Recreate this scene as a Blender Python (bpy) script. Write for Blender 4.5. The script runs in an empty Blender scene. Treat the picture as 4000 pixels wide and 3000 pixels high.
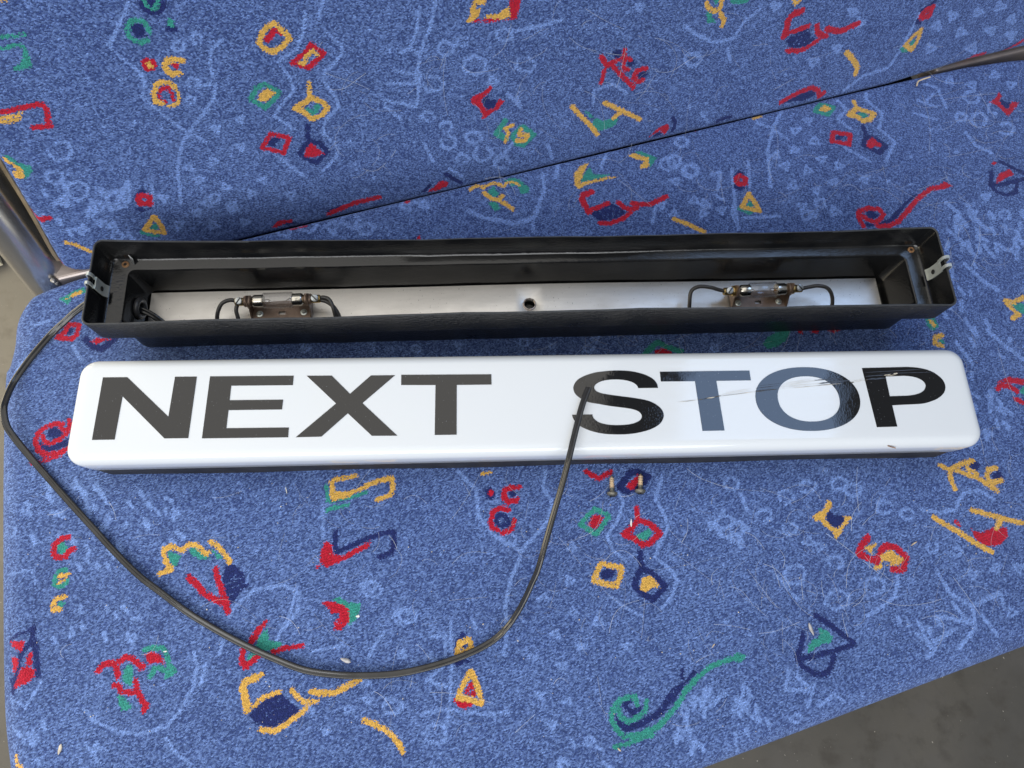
import bpy, bmesh, math, random
import numpy as np
from mathutils import Vector, Matrix
from math import sin, cos, pi, radians

random.seed(7); RNG = np.random.default_rng(7)
scene = bpy.context.scene
COL = scene.collection

# ------------------------------------------------------------------ camera
CAM_H, CAM_P, CAM_R, FPX = .5273, 1.2338, .1426, 2773.0     # height above the cushion, pitch, roll, focal length in photo pixels
_f = np.array([0, cos(CAM_P), -sin(CAM_P)]); _r = np.array([1., 0, 0]); _u = np.cross(_r, _f)
CR = cos(CAM_R)*_r + sin(CAM_R)*_u; CU = -sin(CAM_R)*_r + cos(CAM_R)*_u
CAMPOS = np.array([0, 0, CAM_H])
cam = bpy.data.cameras.new('camera'); cam.lens = 36*FPX/4000; cam.sensor_width = 36; cam.clip_start = .01; cam.clip_end = 50
cam_o = bpy.data.objects.new('camera', cam); COL.objects.link(cam_o)
cam_o.matrix_world = Matrix(((CR[0], CU[0], -_f[0], 0), (CR[1], CU[1], -_f[1], 0), (CR[2], CU[2], -_f[2], CAM_H), (0, 0, 0, 1)))
scene.camera = cam_o

# ------------------------------------------------------------------ light
world = bpy.data.worlds.new('World'); scene.world = world; world.use_nodes = True
bg = world.node_tree.nodes['Background']; bg.inputs[0].default_value = (.95, 1.0, 1.08, 1); bg.inputs[1].default_value = .17
def area(name, loc, aim, sx, sy, col, radiance):
    l = bpy.data.lights.new(name, 'AREA'); l.shape = 'RECTANGLE'; l.size = sx; l.size_y = sy; l.color = col
    l.energy = radiance*pi*sx*sy
    o = bpy.data.objects.new(name, l); COL.objects.link(o); o.location = loc
    d = Vector(aim)-Vector(loc)
    o.rotation_euler = d.to_track_quat('-Z', 'Y').to_euler()
    return o
area('bright_ceiling', (-.815, -.10, 1.5), (-.815, -.10, 0), 2.17, 2.40, (1.0, .955, .88), 1.0)
area('side_window', (.72, .85, 1.5), (.72, .85, 0), .46, .95, (.42, .62, 1.0), 3.0)
area('door_glow', (-1.55, .35, .25), (-.45, .3, -.3), 1.2, 1.1, (1.0, .87, .62), 5.0)
area('front_window', (-.2, -1.75, 1.42), (.1, .4, .05), 3.4, 1.3, (.97, .98, 1.0), 3.9)
scene.view_settings.view_transform = 'Standard'; scene.view_settings.look = 'None'
scene.view_settings.exposure = .14; scene.view_settings.gamma = 1
scene.render.engine = 'CYCLES'

# ------------------------------------------------------------------ helpers
def ray(u, v): return (u-2000)/FPX*CR - (v-1500)/FPX*CU + _f
def at(u, v, z):                                  # photo pixel -> point on the horizontal plane z
    d = ray(u, v); return CAMPOS + (z-CAM_H)/d[2]*d
def px(c, r, x, y): return 1000*c + x/2.212, 750*r + y/2.212
ANG = radians(25.3)
SE = np.array([cos(ANG), sin(ANG), 0]); SN = np.array([-sin(ANG), cos(ANG), 0]); ZZ = np.array([0, 0, 1.])
TH = radians(20)
BU = SN*sin(TH) + ZZ*cos(TH); BN = -SN*cos(TH) + ZZ*sin(TH); BO = SN*.3605 + ZZ*.01
def on_back(u, v):
    d = ray(u, v); Q = CAMPOS + ((BO-CAMPOS)@BN)/(d@BN)*d
    return np.array([Q@SE, (Q-BO)@BU])
def on_seat(u, v):
    q = at(u, v, 0); return np.array([q@SE, q@SN])

def link(o, parent=None):
    COL.objects.link(o)
    if parent is not None: o.parent = parent
    return o
def tag(o, label=None, cat=None, group=None, kind=None):
    if label: o['label'] = label
    if cat: o['category'] = cat
    if group: o['group'] = group
    if kind: o['kind'] = kind
    return o
def empty(name, loc=(0, 0, 0), rz=0):
    o = bpy.data.objects.new(name, None); o.location = loc; o.rotation_euler = (0, 0, rz); o.empty_display_size = .02
    return link(o)
def mesh(name, verts, faces, mat, parent=None, smooth=True, auto=None):
    me = bpy.data.meshes.new(name); me.from_pydata([tuple(map(float, v)) for v in verts], [], [tuple(f) for f in faces])
    me.materials.append(mat)
    bm = bmesh.new(); bm.from_mesh(me); bmesh.ops.recalc_face_normals(bm, faces=bm.faces); bm.to_mesh(me); bm.free()
    if smooth:
        me.polygons.foreach_set('use_smooth', [True]*len(me.polygons))
        if auto: me.set_sharp_from_angle(angle=radians(auto))
    o = bpy.data.objects.new(name, me); return link(o, parent)
class MB:
    def __init__(s): s.v = []; s.f = []
    def add(s, v, f):
        b = len(s.v); s.v += [tuple(map(float, p)) for p in v]; s.f += [tuple(i+b for i in q) for q in f]; return s
    def box(s, c, d, rot=None):
        v = [Vector((x*d[0]/2, y*d[1]/2, z*d[2]/2)) for x in (-1, 1) for y in (-1, 1) for z in (-1, 1)]
        if rot: v = [rot @ p for p in v]
        return s.add([p+Vector(c) for p in v], [(0, 1, 3, 2), (4, 6, 7, 5), (0, 4, 5, 1), (2, 3, 7, 6), (0, 2, 6, 4), (1, 5, 7, 3)])
    def lathe(s, prof, origin, axis, n=20):          # prof: (distance along axis, radius)
        a = Vector(axis).normalized(); x = a.orthogonal().normalized(); y = a.cross(x); o = Vector(origin)
        v = []; f = []
        for d, r in prof:
            for k in range(n):
                t = 2*pi*k/n; v.append(o + a*d + (x*cos(t)+y*sin(t))*r)
        for i in range(len(prof)-1):
            for k in range(n): f.append((i*n+k, i*n+(k+1) % n, (i+1)*n+(k+1) % n, (i+1)*n+k))
        f.append(tuple(range(n))); f.append(tuple((len(prof)-1)*n+k for k in range(n)))
        return s.add(v, f)
    def tube(s, pts, r, n=10, cap=True):
        P = [Vector(p) for p in pts]; m = len(P); v = []; f = []; up = None
        for i in range(m):
            t = (P[min(i+1, m-1)]-P[max(i-1, 0)]).normalized()
            x = t.orthogonal().normalized() if up is None else (up - t*up.dot(t)).normalized()
            up = x; y = t.cross(x); rr = r[i] if hasattr(r, '__len__') else r
            for k in range(n):
                q = 2*pi*k/n; v.append(P[i] + (x*cos(q)+y*sin(q))*rr)
        for i in range(m-1):
            for k in range(n): f.append((i*n+k, i*n+(k+1) % n, (i+1)*n+(k+1) % n, (i+1)*n+k))
        if cap: f.append(tuple(range(n))); f.append(tuple((m-1)*n+k for k in range(n)))
        return s.add(v, f)
    def build(s, name, mat, parent=None, smooth=True, auto=35): return mesh(name, s.v, s.f, mat, parent, smooth, auto)
def spline(pts, n=8):                               # Catmull-Rom through the points
    P = [np.array(p, float) for p in pts]; P = [2*P[0]-P[1]] + P + [2*P[-1]-P[-2]]; out = []
    for i in range(1, len(P)-2):
        for k in range(n):
            t = k/n; a, b, c, d = P[i-1], P[i], P[i+1], P[i+2]
            out.append(.5*((2*b)+(c-a)*t+(2*a-5*b+4*c-d)*t*t+(3*b-a-3*c+d)*t**3))
    out.append(P[-2]); return out

# ------------------------------------------------------------------ materials
class NT:
    def __init__(s, name):
        s.m = bpy.data.materials.new(name); s.m.use_nodes = True; s.t = s.m.node_tree; s.n = s.t.nodes; s.b = s.n['Principled BSDF']
    def new(s, typ, **kw):
        n = s.n.new(typ)
        for k, v in kw.items(): setattr(n, k, v)
        return n
    def set(s, sock, v):
        if isinstance(v, bpy.types.NodeSocket): s.t.links.new(v, sock)
        elif isinstance(v, (tuple, list)) and sock.type == 'RGBA' and len(v) == 3: sock.default_value = (*v, 1)
        else: sock.default_value = v
    def p(s, **kw):
        for k, v in kw.items(): s.set(s.b.inputs[k.replace('_', ' ')], v)
        return s
    def math(s, op, a, b=0., c=None, clamp=False):
        n = s.new('ShaderNodeMath', operation=op, use_clamp=clamp); s.set(n.inputs[0], a); s.set(n.inputs[1], b)
        if c is not None: s.set(n.inputs[2], c)
        return n.outputs[0]
    def mix(s, f, a, b, blend='MIX'):
        n = s.new('ShaderNodeMix', data_type='RGBA', blend_type=blend); s.set(n.inputs[0], f); s.set(n.inputs[6], a); s.set(n.inputs[7], b); return n.outputs[2]
    def coord(s, which='Object'): return s.new('ShaderNodeTexCoord').outputs[which]
    def mapping(s, v, scale=(1, 1, 1), rot=(0, 0, 0)):
        n = s.new('ShaderNodeMapping'); s.set(n.inputs[0], v); n.inputs['Scale'].default_value = scale; n.inputs['Rotation'].default_value = rot; return n.outputs[0]
    def noise(s, v, scale, detail=3, rough=.55):
        n = s.new('ShaderNodeTexNoise'); s.set(n.inputs['Vector'], v); n.inputs['Scale'].default_value = scale
        n.inputs['Detail'].default_value = detail; n.inputs['Roughness'].default_value = rough; return n.outputs['Fac']
    def ramp(s, f, lo, hi, a=0., b=1.):
        n = s.new('ShaderNodeMapRange'); s.set(n.inputs[0], f); n.inputs[1].default_value = lo; n.inputs[2].default_value = hi
        s.set(n.inputs[3], a); s.set(n.inputs[4], b); return n.outputs[0]
    def bump(s, h, strength, dist, normal=None):
        n = s.new('ShaderNodeBump'); s.set(n.inputs['Height'], h); n.inputs['Strength'].default_value = strength; n.inputs['Distance'].default_value = dist
        if normal is not None: s.set(n.inputs['Normal'], normal)
        return n.outputs[0]

def mat_fabric():
    t = NT('woven_moquette')
    fab = t.new('ShaderNodeAttribute', attribute_name='fab').outputs['Vector']
    A = t.new('ShaderNodeAttribute', attribute_name='inkA').outputs; B = t.new('ShaderNodeAttribute', attribute_name='inkB').outputs
    sa = t.new('ShaderNodeSeparateColor'); t.set(sa.inputs[0], A['Color']); sb = t.new('ShaderNodeSeparateColor'); t.set(sb.inputs[0], B['Color'])
    dn, dg, dr = sa.outputs; dy, dl, _ = sb.outputs
    vor = t.new('ShaderNodeTexVoronoi', voronoi_dimensions='2D', feature='F1'); t.set(vor.inputs['Vector'], t.mapping(fab, (1/.00105, 1/.00088, 1)))
    vor.inputs['Scale'].default_value = 1; vor.inputs['Randomness'].default_value = .8
    rnd = t.new('ShaderNodeSeparateColor'); t.set(rnd.inputs[0], vor.outputs['Color'])
    R, G, Bc = rnd.outputs
    jit = t.math('MULTIPLY', t.math('SUBTRACT', G, .5), 1.5)
    wear = t.noise(fab, 55, 4, .6); wear2 = t.noise(fab, 9, 2); streak = t.noise(t.mapping(fab, (60, 190, 1), (0, 0, .25)), 1, 3)
    lit = t.ramp(t.math('ADD', dl, t.math('MULTIPLY', t.math('SUBTRACT', G, .5), 1.2)), .40, -.40)
    p = t.math('ADD', t.math('MULTIPLY', t.math('SUBTRACT', wear, .5), .36), .29)
    p = t.math('ADD', p, t.math('MULTIPLY', t.math('SUBTRACT', wear2, .5), .35))
    p = t.math('ADD', p, t.math('MULTIPLY', t.math('SUBTRACT', streak, .5), .35))
    p = t.math('ADD', p, t.math('MULTIPLY', lit, .70))
    f = t.math('MULTIPLY_ADD', t.math('SUBTRACT', p, R), .84, .45, clamp=True)
    base = t.mix(f, (.037, .065, .198), (.205, .33, .70))
    sx = t.new('ShaderNodeSeparateXYZ'); t.set(sx.inputs[0], fab)
    rows = t.math('SINE', t.math('MULTIPLY_ADD', sx.outputs[1], 2*pi/.0019, t.math('MULTIPLY', wear, 5.)))
    tone = t.math('MULTIPLY', t.ramp(Bc, 0, 1, .76, 1.22), t.math('MULTIPLY_ADD', t.math('MULTIPLY', rows, t.ramp(wear2, .35, .65)), .13, 1.))
    def ink(d, base, colr, hole=.9):
        m = t.ramp(t.math('ADD', t.math('ADD', d, jit), t.math('MULTIPLY', t.math('GREATER_THAN', R, .94), hole)), .48, .12)
        return t.mix(m, base, colr)
    col = ink(dn, base, (.016, .026, .125), 1.6); col = ink(dg, col, (.038, .27, .225)); col = ink(dr, col, (.45, .012, .030)); col = ink(dy, col, (.66, .39, .085))
    hs = t.new('ShaderNodeVectorMath', operation='SCALE'); t.set(hs.inputs[0], col); t.set(hs.inputs['Scale'], tone)
    t.p(Base_Color=hs.outputs[0], Roughness=.92, Sheen_Weight=.24, Sheen_Roughness=.45, Sheen_Tint=(.55, .66, 1.0)); t.b.inputs['Specular IOR Level'].default_value = .15
    hgt = t.math('ADD', t.math('MULTIPLY', t.ramp(vor.outputs['Distance'], 0, .75, 1, 0), .8), t.math('MULTIPLY', R, .5))
    t.p(Normal=t.bump(hgt, .75, .0007)); return t.m

def mat_black_plastic(name, grain, rough=.3):
    t = NT(name); c = t.coord(); n1 = t.noise(t.mapping(c, (1, 2.2, 2.2)), 260, 4, .6); n2 = t.noise(c, 30, 4)
    t.p(Base_Color=t.mix(t.ramp(n2, .4, .75), (.0065, .007, .008), (.016, .016, .016)), Roughness=t.ramp(n2, .3, .8, rough-.05, rough+.16))
    t.b.inputs['Specular IOR Level'].default_value = .6
    t.p(Normal=t.bump(n1, grain, .0016)); return t.m
def mat_simple(name, col, rough, metal=0., bump=0., scale=300, var=.0, spec=None):
    t = NT(name); c = t.coord()
    colr = col
    if var: colr = t.mix(t.ramp(t.noise(c, scale*.25, 4), .3, .7), tuple(x*(1-var) for x in col), tuple(min(1, x*(1+var)) for x in col))
    t.p(Base_Color=colr, Roughness=rough, Metallic=metal)
    if spec is not None: t.b.inputs['Specular IOR Level'].default_value = spec
    if bump: t.p(Normal=t.bump(t.noise(c, scale, 3), bump, .0006))
    return t.m
def mat_plate():
    t = NT('brushed_aluminium'); c = t.coord(); br = t.noise(t.mapping(c, (8, 900, 900)), 1, 4, .7); sm = t.noise(t.mapping(c, (1, 2.5, 1)), 26, 5, .65); sp = t.noise(c, 900, 1)
    col = t.mix(t.ramp(sm, .35, .8), (.90, .875, .83), (.74, .71, .66)); col = t.mix(t.ramp(sp, .74, .78), col, (.10, .085, .06))
    t.p(Base_Color=col, Metallic=.92, Roughness=t.ramp(sm, .3, .75, .33, .52), Normal=t.bump(br, .12, .0004)); return t.m
def mat_lens():
    t = NT('opal_acrylic'); c = t.coord(); n = t.noise(c, 14, 3); st = t.noise(t.mapping(c, (3, 60, 60)), 6, 3)
    t.p(Base_Color=t.mix(t.ramp(n, .55, .8), (.83, .85, .87), (.83, .83, .81)), Roughness=t.ramp(st, .4, .8, .06, .16)); t.b.inputs['IOR'].default_value = 1.49
    sz = t.new('ShaderNodeSeparateXYZ'); t.set(sz.inputs[0], c)
    grime = t.math('MULTIPLY', t.ramp(sz.outputs[2], .027, .0195), t.ramp(t.noise(t.mapping(c, (1, 1, 3)), 70, 4), .35, .7))
    smut = t.math('MULTIPLY', t.ramp(t.noise(c, 18, 5, .65), .56, .74), .5)
    t.p(Base_Color=t.mix(smut, t.mix(t.math('MULTIPLY', grime, .4), (.70, .74, .775), (.45, .40, .31)), (.70, .74, .75)))
    t.p(Normal=t.bump(t.noise(c, 60, 2), .04, .001)); return t.m
def mat_vinyl():
    t = NT('black_vinyl'); c = t.coord(); n = t.noise(c, 750, 2, .5); patch = t.ramp(t.noise(c, 38, 2), .42, .6)
    sp = t.noise(c, 1100, 0)
    t.p(Base_Color=t.mix(t.ramp(sp, .81, .84), (.0045, .0047, .0055), (.13, .14, .15)), Roughness=.035); t.b.inputs['Specular IOR Level'].default_value = .78
    t.p(Normal=t.bump(t.math('MULTIPLY', n, patch), .10, .0006)); return t.m
def mat_glass():
    t = NT('lamp_glass'); n = t.n; out = n['Material Output']; tr = t.new('ShaderNodeBsdfTransparent'); gl = t.new('ShaderNodeBsdfGlossy'); lw = t.new('ShaderNodeLayerWeight'); mx = t.new('ShaderNodeMixShader')
    tr.inputs[0].default_value = (.96, .96, .965, 1); gl.inputs['Roughness'].default_value = .02; fr = t.math('MULTIPLY_ADD', t.math('POWER', lw.outputs['Facing'], 4.), .75, .045)
    t.t.links.new(fr, mx.inputs[0]); t.t.links.new(tr.outputs[0], mx.inputs[1]); t.t.links.new(gl.outputs[0], mx.inputs[2]); t.t.links.new(mx.outputs[0], out.inputs[0]); return t.m
def mat_rust():
    t = NT('rusty_steel'); c = t.coord(); n = t.noise(c, 700, 4)
    t.p(Base_Color=t.mix(t.ramp(n, .35, .65), (.16, .065, .025), (.42, .25, .12)), Roughness=.75, Metallic=.2, Normal=t.bump(n, .4, .0004)); return t.m
def mat_floor():
    t = NT('worn_floor_lino'); c = t.coord(); n = t.noise(c, 6, 5, .6); m = t.noise(c, 40, 4, .6); sp = t.noise(c, 260, 1)
    col = t.mix(t.ramp(n, .3, .75), (.080, .076, .068), (.125, .115, .097)); col = t.mix(t.ramp(m, .5, .72), col, (.075, .068, .057)); col = t.mix(t.ramp(t.noise(c, 14, 3), .5, .8), col, (.115, .108, .098)); col = t.mix(t.ramp(sp, .75, .8), col, (.45, .42, .36))
    t.p(Base_Color=col, Roughness=.5, Normal=t.bump(m, .1, .001)); return t.m
def mat_tube():
    t = NT('satin_steel_tube'); c = t.coord(); n = t.noise(t.mapping(c, (60, 60, 4)), 3, 4)
    t.p(Base_Color=t.mix(n, (.56, .555, .55), (.70, .69, .67)), Metallic=.95, Roughness=.24, Normal=t.bump(n, .05, .001)); return t.m

M = dict(fabric=mat_fabric(), shell=mat_black_plastic('black_moulded_plastic', .10, .13), grain=mat_black_plastic('grained_black_plastic', .9, .30), base=mat_simple('dusty_black_rubber', (.022, .021, .020), .62, bump=.5, scale=260, var=.5),
         plate=mat_plate(), lens=mat_lens(), vinyl=mat_vinyl(), glass=mat_glass(), rust=mat_rust(), floor=mat_floor(), tube=mat_tube(),
         zinc=mat_simple('zinc_plated_steel', (.60, .64, .60), .3, .6, .1, 500, .12), nickel=mat_simple('nickel_cap', (.66, .63, .56), .2, 1., .08, 900, .1),
         brass=mat_simple('tarnished_brass', (.52, .38, .16), .36, 1., .15, 700, .2), bracket=mat_simple('brown_passivated_steel', (.23, .165, .125), .42, .5, .15, 300, .25),
         bluescrew=mat_simple('dull_zinc_screw', (.50, .53, .54), .4, .8, .2, 900, .2), cable=mat_simple('black_pvc_cable', (.028, .028, .028), .12, 0, .12, 350, .3), wire=mat_simple('grey_black_wire', (.045, .043, .042), .3, 0, .1, 300, .2),
         thread=mat_simple('tan_screw_thread', (.60, .46, .30), .6, .25, .3, 900, .25), head=mat_simple('oxidised_screw_head', (.17, .165, .14), .45, .6, .35, 900, .35), chrome=mat_simple('bright_worn_steel', (.8, .76, .72), .2, 1.),
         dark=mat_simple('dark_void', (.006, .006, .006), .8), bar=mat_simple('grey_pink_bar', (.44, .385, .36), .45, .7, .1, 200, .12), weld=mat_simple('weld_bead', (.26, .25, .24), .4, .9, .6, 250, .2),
         trim=mat_simple('brass_edge_trim', (.52, .40, .24), .35, .8, .1, 200, .3), hair=mat_simple('pale_hair', (.52, .57, .66), .5), crumb=mat_simple('pale_crumb', (.62, .56, .46), .8, 0, .3, 900, .4), wing=mat_simple('grey_wing', (.42, .41, .42), .4, 0, .3, 600, .3),
         white=mat_simple('white_flake', (.8, .8, .77), .7), straw=mat_simple('straw', (.62, .50, .34), .6, 0, .2, 500, .2), scuff=mat_simple('scuffed_acrylic', (.60, .55, .46), .6, 0, .4, 700, .12), scuffd=mat_simple('scraped_vinyl', (.045, .055, .075), .38, 0, .4, 900, .4), dirt=mat_simple('scratch_dirt', (.10, .085, .06), .8, 0, .3, 900, .3),
         filament=mat_simple('filament_wire', (.25, .2, .17), .35, .9), cut=mat_simple('saw_cut_plastic', (.035, .038, .042), .5, 0, .4, 500, .3), ring=mat_simple('black_rubber_grommet', (.05, .05, .052), .3), cream=mat_simple('cream_edge', (.78, .72, .55), .5), ink=mat_simple('cap_ink', (.01, .01, .01), .5))

# ------------------------------------------------------------------ setting
m = MB(); m.add([(-6, -6, -.45), (6, -6, -.45), (6, 6, -.45), (-6, 6, -.45)], [(0, 1, 2, 3)])
tag(m.build('floor', M['floor']), kind='structure')
st = at(-60, 1085, -.44); rotf = Matrix.Rotation(radians(38), 3, 'Z')
tag(MB().box((st[0]-.18, st[1]-.10, -.442), (.46, .035, .012), rotf).build('floor_edging', M['cream'], smooth=False), kind='structure')

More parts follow.
